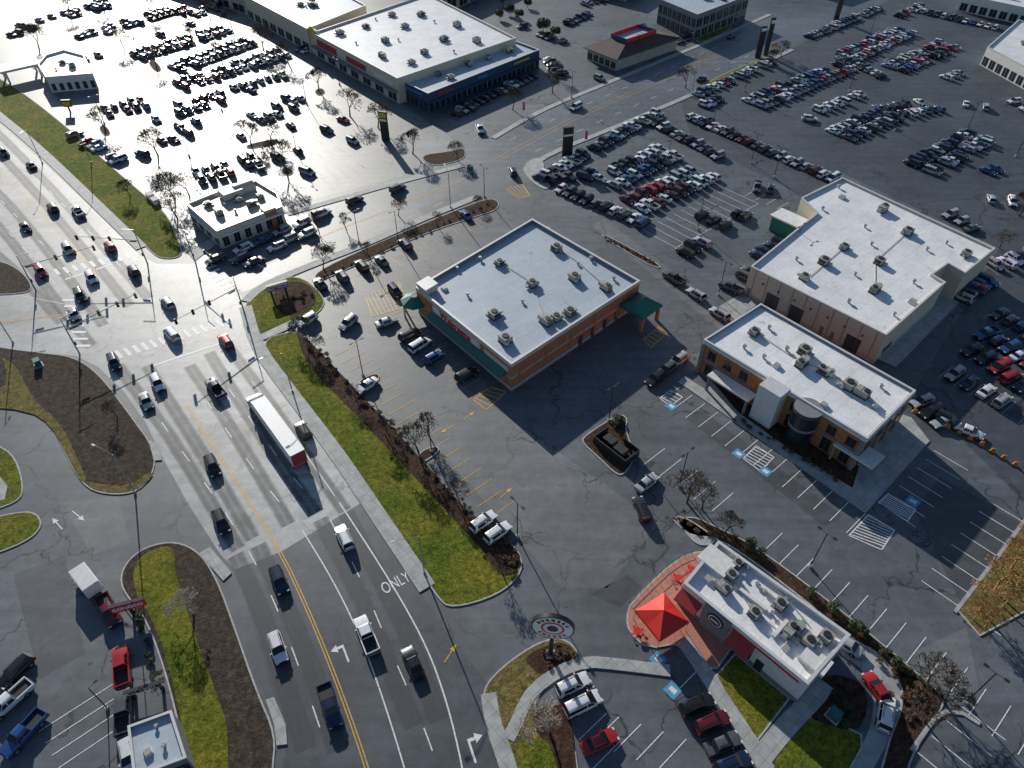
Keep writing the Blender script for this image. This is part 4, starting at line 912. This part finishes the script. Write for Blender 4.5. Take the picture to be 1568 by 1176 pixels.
# ---- burger restaurant
z = 5.4
PX = [(1047, 893), (1237, 1048), (1302, 972), (1100, 828)]
e, c = building('burger_restaurant', PX, z, 'stucco_white', 'roof_white', 'coping', .7, .35)
a, b, d2, t0 = [S(u, v, z) for u, v in PX]
m = MB(); wb(m, a, b, c, .0, 1, 0, .9, .07, 'stucco_grey'); wb(m, b, d2, c, 0, 1, 0, .9, .07, 'stucco_grey')
wb(m, a, b, c, .02, .16, .95, 3.4, .08, 'window'); wb(m, a, b, c, .2, .42, 0, z-.2, .3, 'stucco_grey'); wb(m, a, b, c, .44, .62, .95, 3.2, .08, 'window'); wb(m, a, b, c, .66, .72, .05, 2.4, .08, 'metal_dark')
for k in range(6): wb(m, a, b, c, .02+k*.027, .024+k*.027, .95, 3.4, .12, 'coping_dark')
wb(m, a, b, c, .43, .95, 4.3, 4.6, .1, 'red_sign'); wb(m, t0, a, c, .1, .9, .95, 3.4, .08, 'window'); m.obj('windows_and_panels', e)
m = MB(); X = (b-a); X.z = 0; X.normalize(); n1 = Vector((X.y, -X.x, 0)); n1 = n1 if n1.dot(a-c) > 0 else -n1; L = (b-a).length; a0 = Vector((a.x, a.y, 0))
for s0, s1 in ((.0, .18), (.44, .62)):
    A = a0+X*L*s0+n1*.05; B = a0+X*L*s1+n1*.05; m.face([A+UP*4.3, B+UP*4.3, B+n1*1.6+UP*3.3, A+n1*1.6+UP*3.3][::-1], 'stucco_red'); m.face([A+n1*1.6+UP*3.0, B+n1*1.6+UP*3.0, B+n1*1.6+UP*3.3, A+n1*1.6+UP*3.3], 'stucco_red')
    m.face([A+UP*4.3, A+n1*1.6+UP*3.3, A+UP*3.3], 'stucco_red'); m.face([B+UP*4.3, B+n1*1.6+UP*3.3, B+UP*3.3], 'stucco_red')
m.obj('red_awnings', e)
m = MB(); sc0 = a0+X*L*.31+n1*.3+UP*3.6; m.cyl(sc0, sc0+n1*.15, 1.2, 1.2, 'black_sign', 24); m.cyl(sc0+n1*.15, sc0+n1*.18, 1.0, 1.0, 'white_sign', 24); m.cyl(sc0+n1*.18, sc0+n1*.21, .85, .85, 'black_sign', 24); m.box(sc0+n1*.22, (1.2, .04, .3), 'white_sign', (X, n1)); m.obj('round_wall_sign', e)
m = MB()
for (u, v, lx, ly, lz) in ((1098, 858, 4.5, 3.2, .8), (1150, 912, 5, .5, .5), (1200, 955, .5, 4.5, .5), (1180, 905, 3.2, .5, .5), (1250, 1010, 3.4, 2.6, .7)):
    t = S(u, v, z); m.box((t.x, t.y, z-.7+lz/2), (lx, ly, lz), 'stucco_white', (X, n1))
m.obj('roof_screens_and_ducts', e)
units(e, z-.7, [(1130, 862, 1), (1085, 885, 3), (1160, 893, 2), (1172, 905, 2), (1195, 925, 1), (1156, 938, 1), (1222, 962, 0), (1240, 982, 1), (1210, 965, 0), (1108, 900, 0), (1140, 880, 2), (1183, 938, 2), (1145, 868, 2), (1230, 1005, 2), (1265, 975, 1), (1120, 880, 1), (1205, 990, 3)], sc=.8)
pipes(e, z-.7, [[(1110, 880), (1156, 938), (1222, 990)], [(1145, 868), (1195, 905), (1240, 960)]])
# red shade canopy on patio
e = empty('patio_shade_canopy'); ctr = S(1013, 946, 2.2); ctr.z = 0; m = MB(); ex, ey = Vector((math.cos(.55), math.sin(.55), 0)), Vector((-math.sin(.55), math.cos(.55), 0))
cs = [ctr+ex*a*2.6+ey*b*2.6 for a, b in ((-1, -1), (1, -1), (1, 1), (-1, 1))]
for i in range(4):
    A, B = cs[i], cs[(i+1) % 4]; M0 = (A+B)/2+(ctr-(A+B)/2)*.03
    m.face([A+UP*2.7, M0+UP*2.62, ctr+UP*4.3], 'red'); m.face([M0+UP*2.62, B+UP*2.7, ctr+UP*4.3], 'red'); m.face([A+UP*2.3, B+UP*2.3, B+UP*2.7, M0+UP*2.62, A+UP*2.7], 'red')
m.obj('fabric_roof', e); m = MB()
for p_ in cs: m.cyl(p_*.97+ctr*.03, p_*.97+ctr*.03+UP*2.6, .05, .05, 'metal', 8)
m.obj('posts', e)
def picnic(u, v):
    m = MB(); p_ = S(u, v, .8); p_.z = .13; m.cyl(p_, p_+UP*.72, .06, .06, 'metal_dark', 8); m.cyl(p_+UP*.72, p_+UP*.77, .55, .55, 'red_sign', 16)
    for i in range(4):
        q = p_+Vector((math.cos(i*1.57+.4), math.sin(i*1.57+.4), 0))*.85; m.cyl(q, q+UP*.42, .04, .04, 'metal_dark', 6); m.cyl(q+UP*.42, q+UP*.47, .2, .2, 'red_sign', 12); m.box((p_+q)/2+UP*.2, (.9, .05, .05), 'metal_dark', ((q-p_).normalized(), Vector((-(q-p_).y, (q-p_).x, 0)).normalized()))
    m.obj('patio_table')
for u, v in ((1060, 872), (976, 966), (1082, 865), (1038, 885)): picnic(u, v)
m = MB(); pp = path([(964, 925), (1030, 860), (1070, 846)], 1.2)
for q in pp: m.cyl(q+UP*.1, q+UP*1.1, .03, .03, 'metal_dark', 6)
for h_ in (.5, 1.05):
    for q, r_ in zip(pp[:-1], pp[1:]): m.cyl(q+UP*h_, r_+UP*h_, .03, .03, 'metal_dark', 6)
m.obj('patio_railing')
# round pole sign
e = empty('round_pole_sign'); p_ = S(843, 1003); m = MB(); m.cyl(p_, p_+UP*7, .28, .28, 'black_sign', 12); m.box(p_+UP*.15, (1.2, 1.2, .3), 'kerb'); m.obj('pole', e)
n = (BD*-.25+Vector((0, -1, 0))).normalized(); cc = p_+UP*7.9; m = MB()
xd = Vector((-n.y, n.x, 0)); k = 1.2
m.cyl(cc-n*.3, cc+n*.3, 2.3*k, 2.3*k, 'black_sign', 40)
for s in (1, -1):
    for r_, o_, mt in ((2.15, .31, 'white_sign'), (1.25, .33, 'red_sign'), (1.0, .35, 'white_sign'), (.6, .37, 'black_sign')): m.cyl(cc+n*.28*s, cc+n*o_*s, r_*k, r_*k, mt, 40)
m.obj('disc', e)
for i, ch in enumerate('BURGERS'):
    a_ = math.radians(150-i*20)
    rad = xd*math.cos(a_)+UP*math.sin(a_); txt('letter', ch, cc+rad*1.7*k+n*.33, xd*math.sin(a_)-UP*math.cos(a_), .65, 'black_sign', rad, e)
for i, ch in enumerate('SHAKES'):
    a_ = math.radians(220+i*20)
    rad = xd*math.cos(a_)+UP*math.sin(a_); txt('letter', ch, cc+rad*1.7*k+n*.33, -xd*math.sin(a_)+UP*math.cos(a_), .65, 'red_sign', -rad, e)

# ---- generic surrounding buildings
def wins(e, a, b, c, n, z0, z1, fr=.7, mat='window', d=.08):
    m = MB()
    for i in range(n):
        s0 = (i+.5-fr/2)/n; s1 = (i+.5+fr/2)/n; wb(m, a, b, c, s0, s1, z0, z1, d, mat); wb(m, a, b, c, s0, s1, z1+.01, z1+.15, d+.06, 'coping_dark'); wb(m, a, b, c, (s0+s1)/2-.001, (s0+s1)/2+.001, z0, z1, d+.04, 'coping')
    m.obj('windows', e)
z = 8.0
e, c = building('strip_mall', [(478, 50), (608, 120), (790, 58), (655, -10)], z, 'stucco_cream', 'roof_white', 'coping', .6, .3)
a, b, d2 = S(478, 50, z), S(608, 120, z), S(790, 58, z)
wins(e, a, b, c, 7, .3, 3.4, .6); m = MB(); wb(m, a, b, c, .05, .3, 4.4, 6.6, .15, 'stucco_red'); wb(m, a, b, c, .42, .65, 4.6, 6.4, .15, 'stucco_red'); wb(m, a, b, c, .75, .95, 4.8, 6.2, .15, 'stucco_white'); wb(m, a, b, c, 0, 1, 3.7, 4.0, 1.8, 'stucco_grey')
t = S(480, 48, 8); m.box((t.x, t.y, 4.4), (1.2, 6, 8.8), 'stucco_cream', (BD, AD)); m.cyl(Vector((t.x, t.y, 7.6))-BD*.7, Vector((t.x, t.y, 7.6))-BD*.62, 2.2, 2.2, 'yellow_sign', 28); m.obj('facade_signs', e)
units(e, z-.6, [(560, 40, 1), (590, 62, 1), (620, 40, 1), (585, 85, 0), (680, 60, 1), (650, 80, 1), (600, 22, 1), (700, 38, 1), (645, 22, 1), (545, 65, 2), (630, 95, 1), (730, 62, 1), (665, 32, 2), (575, 28, 2), (520, 50, 1), (695, 78, 2), (610, 60, 2)], sc=1.15)
z = 6.0
e, c = building('strip_mall_annex', [(612, 122), (655, 143), (826, 76), (783, 60)], z, 'stucco_navy', 'roof_grey', 'coping', .6, .3)
a, b, d2, f_ = S(612, 122, z), S(655, 143, z), S(826, 76, z), S(783, 60, z)
wins(e, b, d2, c, 11, .3, 3.0, .75); wins(e, a, b, c, 3, .3, 3.0, .7); m = MB(); wb(m, b, d2, c, 0, 1, 3.2, 3.5, 1.6, 'stucco_navy'); wb(m, b, d2, c, .75, .9, 4.3, 4.9, .15, 'yellow_sign'); wb(m, b, d2, c, .42, .5, 4.2, 5.0, .15, 'blue_sign'); wb(m, b, d2, c, .08, .2, 4.3, 4.8, .15, 'red_sign'); wb(m, a, b, c, 0.2, .8, 4.3, 4.9, .1, 'blue_sign'); m.obj('facade_signs', e)
units(e, z-.6, [(672, 113, 1), (718, 98, 1), (690, 118, 1), (748, 88, 1), (780, 78, 1), (700, 105, 2), (655, 120, 2)])
z = 8.0
for nm, px, wl, rf, zz in (('retail_building', [(372, -8), (470, 44), (560, 8), (470, -40)], 'stucco_cream', 'roof_grey', 8.5), ('retail_building', [(200, -60), (372, -8), (480, -45), (320, -100)], 'block', 'roof_grey', 7.5),
        ('office_block', [(1010, -2), (1068, 22), (1148, -8), (1090, -30)], 'stucco_grey', 'roof_grey', 9.0), ('showroom_building', [(1512, 72), (1600, 118), (1680, 70), (1560, 30)], 'stucco_white', 'roof_white', 6), ('showroom_building', [(1475, -8), (1600, 18), (1660, -10), (1520, -40)], 'stucco_white', 'roof_white', 6),
        ('warehouse_building', [(560, -60), (700, -20), (820, -70), (680, -110)], 'block', 'roof_white', 8), ('warehouse_building', [(1150, -70), (1260, -40), (1380, -80), (1260, -110)], 'stucco_grey', 'roof_grey', 8), ('warehouse_building', [(850, -50), (960, -25), (1020, -60), (920, -85)], 'block', 'roof_cream', 7)):
    e, c = building(nm, px, zz, wl, rf, 'coping', .5, .3); q = [S(u, v, zz) for u, v in px]
    wins(e, q[0], q[1], c, 8, .4, 3.0); wins(e, q[1], q[2], c, 8, .4, 3.0)
    if nm == 'office_block': wins(e, q[0], q[1], c, 8, 4.2, 7); wins(e, q[1], q[2], c, 8, 4.2, 7)
    cu = sum(u for u, v in px)/4; cv = sum(v for u, v in px)/4
    units(e, zz-.5, [(cu+RC.uniform(-40, 40)*.8, cv+RC.uniform(-10, 10), RC.choice([0, 1, 2])) for i in range(6)])
# small cafe
z = 4.8
PX = [(285, 312), (332, 354), (432, 316), (425, 296), (392, 276), (345, 288)]
e, c = building('drive_through_cafe', PX, z, 'stucco_cream', 'roof_cream', 'coping', .6, .3)
a, b, d2 = S(285, 312, z), S(332, 354, z), S(432, 316, z); wins(e, a, b, c, 4, .5, 2.9, .6); wins(e, b, d2, c, 6, .5, 2.6, .5)
m = MB(); wb(m, a, b, c, 0, 1, 3.1, 3.5, .6, 'stucco_white'); wb(m, b, d2, c, 0, 1, 3.1, 3.5, .6, 'stucco_white'); t = S(352, 290, 6); m.box((t.x, t.y, 5.3), (4, 5, 1.6), 'stucco_cream', (AD, BD), topmat='roof_cream')
t = S(372, 283, 6); m.cyl(Vector((t.x, t.y, 5))-BD*2.5, Vector((t.x, t.y, 5))+BD*2.5, 1.6, 1.6, 'roof_cream', 20); t = S(410, 318, 5.2); m.box((t.x, t.y, 2.6), (2.2, 3, 5.2), 'wood', (AD, BD), topmat='roof_cream'); m.obj('parapet_features', e)
units(e, z-.6, [(318, 312, 1), (335, 325, 0), (385, 312, 0), (398, 300, 1), (360, 322, 2), (345, 312, 2), (365, 305, 1)], sc=.9)
z = 5
e, c = building('bank_branch', [(58, 98), (70, 118), (142, 112), (128, 84), (98, 76), (70, 84)], z, 'stucco_white', 'roof_white', 'coping', .6, .3)
a, b, d2 = S(58, 98, z), S(70, 118, z), S(142, 112, z); wins(e, b, d2, c, 6, .5, 2.6, .5); wins(e, a, b, c, 2, .5, 2.6, .5)
units(e, z-.6, [(95, 95, 1), (110, 100, 0), (85, 105, 2)]); m = MB(); t = S(28, 100, 4); m.box((t.x, t.y, 4), (13, 8, .7), 'stucco_white', (BD, AD), topmat='roof_white')
for sa in (-1, 1):
    for sb in (-1, 1): m.box((t+BD*5*sa+AD*3*sb)-UP*(t.z-1.82), (.6, .6, 3.63), 'stucco_white', (BD, AD))
m.obj('drive_up_canopy', e)
# brown hip roof diner
z = 4.2
px = [(893, 72), (945, 92), (1045, 58), (985, 40)]
e = empty('hip_roof_diner'); q = ccw([S(u, v, z) for u, v in px]); c = sum(q, Vector((0, 0, 0)))/4; qi = inset(q, 1.2); m = MB()
for i in range(4): a, b = qi[i], qi[(i+1) % 4]; m.face([(a.x, a.y, 0), (b.x, b.y, 0), (b.x, b.y, z+.3), (a.x, a.y, z+.3)], 'block')
m.obj('walls', e); m = MB(); top = [c+(t-c)*.45+UP*2.4 for t in q]
for i in range(4): j = (i+1) % 4; m.face([q[i], q[j], top[j], top[i]], 'roof_brown'); m.face([q[i]-UP*.3, q[j]-UP*.3, q[j], q[i]], 'stucco_grey')
m.face(top, 'roof_grey'); m.obj('roof', e); m = MB()
for i in range(4):
    j = (i+1) % 4; wb(m, top[i], top[j], c, 0, 1, top[0].z-.2, top[0].z+1.3, .1, 'red_sign' if i % 2 else 'stucco_navy')
m.obj('roof_parapet', e); wins(e, qi[0], qi[1], c, 5, .5, 2.4); wins(e, qi[3], qi[0], c, 5, .5, 2.4)
units(e, top[0].z, [(970, 42, 1), (985, 38, 1), (955, 48, 2)], sc=.8)
# forecourt kiosk bottom-left
z = 4.0
e, c = building('service_kiosk', [(196, 1112), (205, 1190), (285, 1160), (262, 1088)], z, 'stucco_grey', 'roof_grey', 'coping', .35, .2); wins(e, S(205, 1190, z), S(285, 1160, z), c, 3, .8, 2.4); units(e, z-.35, [(238, 1110, 2), (225, 1150, 3), (250, 1140, 2)], sc=.7)

# ------------------------------------------------------------------ street furniture
def lamp_mesh(nm, h, arms, mat='metal_dark'):
    m = MB(); m.cyl((0, 0, 0), (0, 0, .6), .3, .28, 'kerb', 12); m.cyl((0, 0, .6), (0, 0, h), .1, .07, mat, 8)
    for a in arms:
        x = Vector((math.cos(a), math.sin(a), 0)); m.cyl((0, 0, h-.1), x*1.0+UP*(h+.05), .04, .04, mat, 6); m.box(x*1.2+UP*(h+.06), (.6, .32, .14), mat, (x, Vector((-x.y, x.x, 0))))
    return m.mesh(nm)
LM2 = lamp_mesh('lot_lamp', 8.5, (0, math.pi)); LM1 = lamp_mesh('lot_lamp_single', 7.5, (0,))
for u, v in ((661, 692), (556, 575), (742, 302), (610, 372), (1068, 352), (1240, 868), (792, 822), (1040, 745), (932, 645), (1100, 452), (1185, 272), (875, 150), (1212, 395), (550, 372), (1090, 200), (1370, 200), (1300, 140), (1480, 200), (1330, 60), (975, 90), (470, 160), (340, 170), (290, 240), (455, 235), (205, 60), (160, 190), (520, 130), (420, 30), (1478, 1076), (1020, 260), (1150, 250), (1555, 240), (1140, 140), (1280, 30)): inst('parking_lot_lamp', LM2, S(u, v), math.radians(41)+RC.choice([0, 1.57]), 1)
for u, v in ((215, 965), (165, 1085)): inst('parking_lot_lamp', LM1, S(u, v), 1, .8)
def street_lamp():
    m = MB(); m.cyl((0, 0, 0), (0, 0, .5), .22, .2, 'metal', 10); m.cyl((0, 0, .5), (0, 0, 9.5), .12, .08, 'metal', 8)
    pr = None
    for i in range(6):
        t = i/5; q = Vector((t*3.2, 0, 9.3+math.sin(t*1.4)*.9))
        if pr: m.cyl(pr, q, .05, .045, 'metal', 6)
        pr = q
    m.box((3.5, 0, 10.15), (.7, .26, .12), 'metal'); return m.mesh('street_lamp')
SL = street_lamp()
def toward(u, v, u2, v2): d = S(u2, v2)-S(u, v); return math.atan2(d.y, d.x)
for a in ((650, 878, 615, 890), (448, 600, 415, 615), (207, 755, 170, 740), (65, 250, 45, 275), (1060, 142, 1045, 130), (690, 318, 680, 300), (20, 525, 30, 500), (140, 250, 125, 265)): inst('street_lamp', SL, S(a[0], a[1]), toward(*a))
def signal_mesh(L, nh):
    m = MB(); m.cyl((0, 0, 0), (0, 0, 6.6), .17, .12, 'metal', 10); m.cyl((0, 0, 6.2), (L, 0, 6.7), .11, .05, 'metal', 8)
    for i in range(nh):
        x = L*(1-i*.27); m.box((x, -.12, 6.35), (.36, .3, 1.15), 'black_sign'); m.box((x, .06, 6.35), (.52, .04, 1.3), 'black_sign')
        for k, mt in enumerate(('taillamp', 'yellow_sign', 'signal_green')): m.cyl((x, -.27, 6.72-k*.37), (x, -.33, 6.72-k*.37), .13, .13, mt, 10)
    m.box((.25, 0, 2.6), (.25, .3, .8), 'black_sign'); m.box((1.2, 0, 5.9), (1.6, .04, .35), 'signal_green'); m.cyl((0, 0, 6.6), (0, 0, 8.8), .1, .07, 'metal', 8); m.box((1.2, 0, 8.9), (2.6, .12, .12), 'metal'); return m.mesh('signal')
S1, S2 = signal_mesh(14, 3), signal_mesh(10, 2)
for a, mm in (((226, 404, 120, 400), S1), ((374, 478, 270, 540), S1), ((122, 542, 190, 508), S1), ((55, 445, 130, 425), S1), ((300, 404, 350, 440), S2)): inst('traffic_signal', mm, S(a[0], a[1]), toward(*a))
# pylon signs
def pylon(name, u, v, w, h, z0, mat='black_sign', d=.6, panels=(), dirv=None, posts=1):
    e = empty(name); p = S(u, v); x = (dirv or AD).normalized(); n = Vector((-x.y, x.x, 0)); m = MB()
    if z0 > .1:
        for s in ((0,) if posts == 1 else (-.35, .35)): m.box(p+x*w*s+UP*z0/2, (.4, .35, z0), 'metal_dark', (x, n))
        m.obj('posts', e); m = MB()
    m.box(p+UP*(z0+h/2), (w, d, h), mat, (x, n)); m.box(p+UP*(z0+h+.06), (w+.15, d+.15, .12), 'metal_dark', (x, n)); m.obj('cabinet', e); m = MB()
    for (f0, f1, mt) in panels: m.box(p+UP*(z0+h*(f0+f1)/2), (w*.9, d+.06, h*(f1-f0)), mt, (x, n))
    if panels: m.obj('panels', e)
    return e, p, x, n
pylon('pylon_sign', 868, 240, 3.0, 8.5, 0, panels=((.72, .78, 'white_sign'),), dirv=Vector((1, .25, 0)))
pylon('pylon_sign', 591, 215, 2.4, 8.5, 0, panels=((.8, .97, 'yellow_sign'), (.68, .76, 'white_sign')), dirv=Vector((1, -.35, 0)))
pylon('pylon_sign', 1160, 88, 2.2, 10.5, 0, panels=((.86, .95, 'white_sign'),), dirv=Vector((1, .3, 0))); pylon('pylon_sign', 1172, 84, 1.6, 12.5, 0, panels=((.86, .95, 'white_sign'),), dirv=Vector((1, .3, 0)))
pylon('pylon_sign', 1280, 30, 2.2, 8, 0, dirv=Vector((1, .3, 0)))
e, p_, x_, n_ = pylon('monument_sign', 428, 452, 4.4, 1.4, 1.6, 'blue_sign', dirv=BD*-1+AD*.2, panels=((.3, .93, 'white_sign'),), posts=2)
txt('lettering', 'Walgreens', p_+UP*2.45+(n_ if n_.y < 0 else -n_)*.36, x_ if x_.x > 0 else -x_, .85, 'red_sign', UP, e)
pylon('price_sign', 108, 172, 2.6, 2.0, 1.8, 'black_sign', dirv=Vector((1, .1, 0)), panels=((.2, .8, 'yellow_sign'),))
e, p_, x_, n_ = pylon('fuel_station_sign', 205, 940, 4.4, 1.5, 1.5, 'red_sign', .4, dirv=Vector((.9, .3, 0))); n_ = n_ if n_.y < 0 else -n_
txt('lettering', 'CONOCO', p_+UP*2.25+n_*.22, Vector((-n_.y, n_.x, 0)), .85, 'white_sign', UP, e)
e, p_, x_, n_ = pylon('lube_shop_sign', 229, 1062, 4.8, .8, 1.2, 'white_sign', .3, dirv=Vector((.9, .3, 0)), posts=2); n_ = n_ if n_.y < 0 else -n_
txt('lettering', 'WHILE U LUBE', p_+UP*1.6+n_*.17, Vector((-n_.y, n_.x, 0)), .6, 'black_sign', UP, e)
# feather banners
for u, v in ((895, 220), (690, 155), (800, 175)):
    m = MB(); p_ = S(u, v); m.cyl(p_, p_+UP*4, .04, .03, 'metal', 6); m.box(p_+UP*2.6+Vector((.4, 0, 0)), (.8, .03, 2.6), 'pink', top=.7); m.obj('feather_banner')
# dumpster enclosure
def dumpster(u, v, mt, s=1):
    m = MB(); p_ = S(u, v, .6); p_.z = .1; ax = (AD, BD); m.box(p_+UP*.65, (2.2, 1.6, 1.1), mt, ax); m.box(p_+UP*1.24+AD*.55, (1.05, 1.65, .07), 'trim', ax); m.box(p_+UP*1.24-AD*.55, (1.05, 1.65, .07), 'trim', ax)
    for s in (1, -1): m.box(p_+UP*.9+AD*1.15*s, (.12, 1.2, .15), 'metal', ax); m.cyl(p_+AD*.8*s-BD*.6, p_+AD*.8*s-BD*.7, .1, .1, 'tyre', 8)
    m.obj('dumpster')
dumpster(934, 676, 'metal_dark'); dumpster(950, 691, 'metal_dark')
m = MB(); ec = S(943, 688, 0)
for cx_, cy_, lx, ly in ((-3.6, 0, .2, 3.4), (3.6, 0, .2, 3.4), (0, -1.8, 7.4, .2)): m.box(ec+AD*cx_+BD*cy_+UP*.9, (lx, ly, 1.5), 'metal_dark', (AD, BD))
m.box(ec+AD*-1.8+BD*1.8+UP*.9, (3.4, .08, 1.4), 'metal_dark', (AD, BD)); m.obj('dumpster_enclosure')
for u, v in ((230, 300), (238, 308)): dumpster(u, v, 'white_sign')
# orange barrier row
m = MB()
for q in path([(1400, 632), (1480, 668), (1568, 722), (1640, 760)], 1.9):
    m.box(q+UP*.45, (.9, .35, .9), 'orange', (Vector((.85, -.5, 0)).normalized(), Vector((.5, .85, 0)).normalized()), top=.5)
m.obj('orange_traffic_barrier')
for u, v in ((1275, 1098), (720, 262), (60, 560)):
    m = MB(); p_ = S(u, v); m.box(p_+UP*.1, (1.8, 1.5, .2), 'kerb', (AD, BD)); m.box(p_+UP*.85, (1.4, 1.1, 1.3), 'teal', (AD, BD), top=.97); m.box(p_+UP*1.54, (1.45, 1.15, .08), 'teal', (AD, BD)); m.obj('utility_cabinet')

# ------------------------------------------------------------------ light, sky, camera
az, el = math.radians(-24), math.radians(21)
D = Vector((math.sin(az)*math.cos(el), math.cos(az)*math.cos(el), math.sin(el)))
sun = bpy.data.lights.new('sun', 'SUN'); sun.energy = 5; sun.angle = math.radians(.5); sun.color = (1, .95, .86)
so = bpy.data.objects.new('sun', sun); so.rotation_euler = D.to_track_quat('Z', 'Y').to_euler(); so.location = (0, 0, 200); COL.objects.link(so)
w = bpy.data.worlds.new('World'); scene.world = w; w.use_nodes = True; nt = w.node_tree
sky = nt.nodes.new('ShaderNodeTexSky'); sky.sky_type = 'NISHITA'; sky.sun_disc = False; sky.sun_elevation = el; sky.sun_rotation = az % (2*math.pi)
sky.ozone_density = 3.0; sky.dust_density = .4
bg = nt.nodes['Background']; bg.inputs['Strength'].default_value = .085; nt.links.new(sky.outputs[0], bg.inputs['Color'])
cam = bpy.data.cameras.new('camera'); cam.lens = 36*F/1568; cam.sensor_width = 36; cam.clip_end = 6000
co = bpy.data.objects.new('camera', cam); co.location = (0, 0, H); co.rotation_euler = (math.radians(90)-PITCH, 0, 0); COL.objects.link(co); scene.camera = co
scene.view_settings.view_transform = 'Standard'; scene.view_settings.look = 'None'; scene.view_settings.exposure = 0
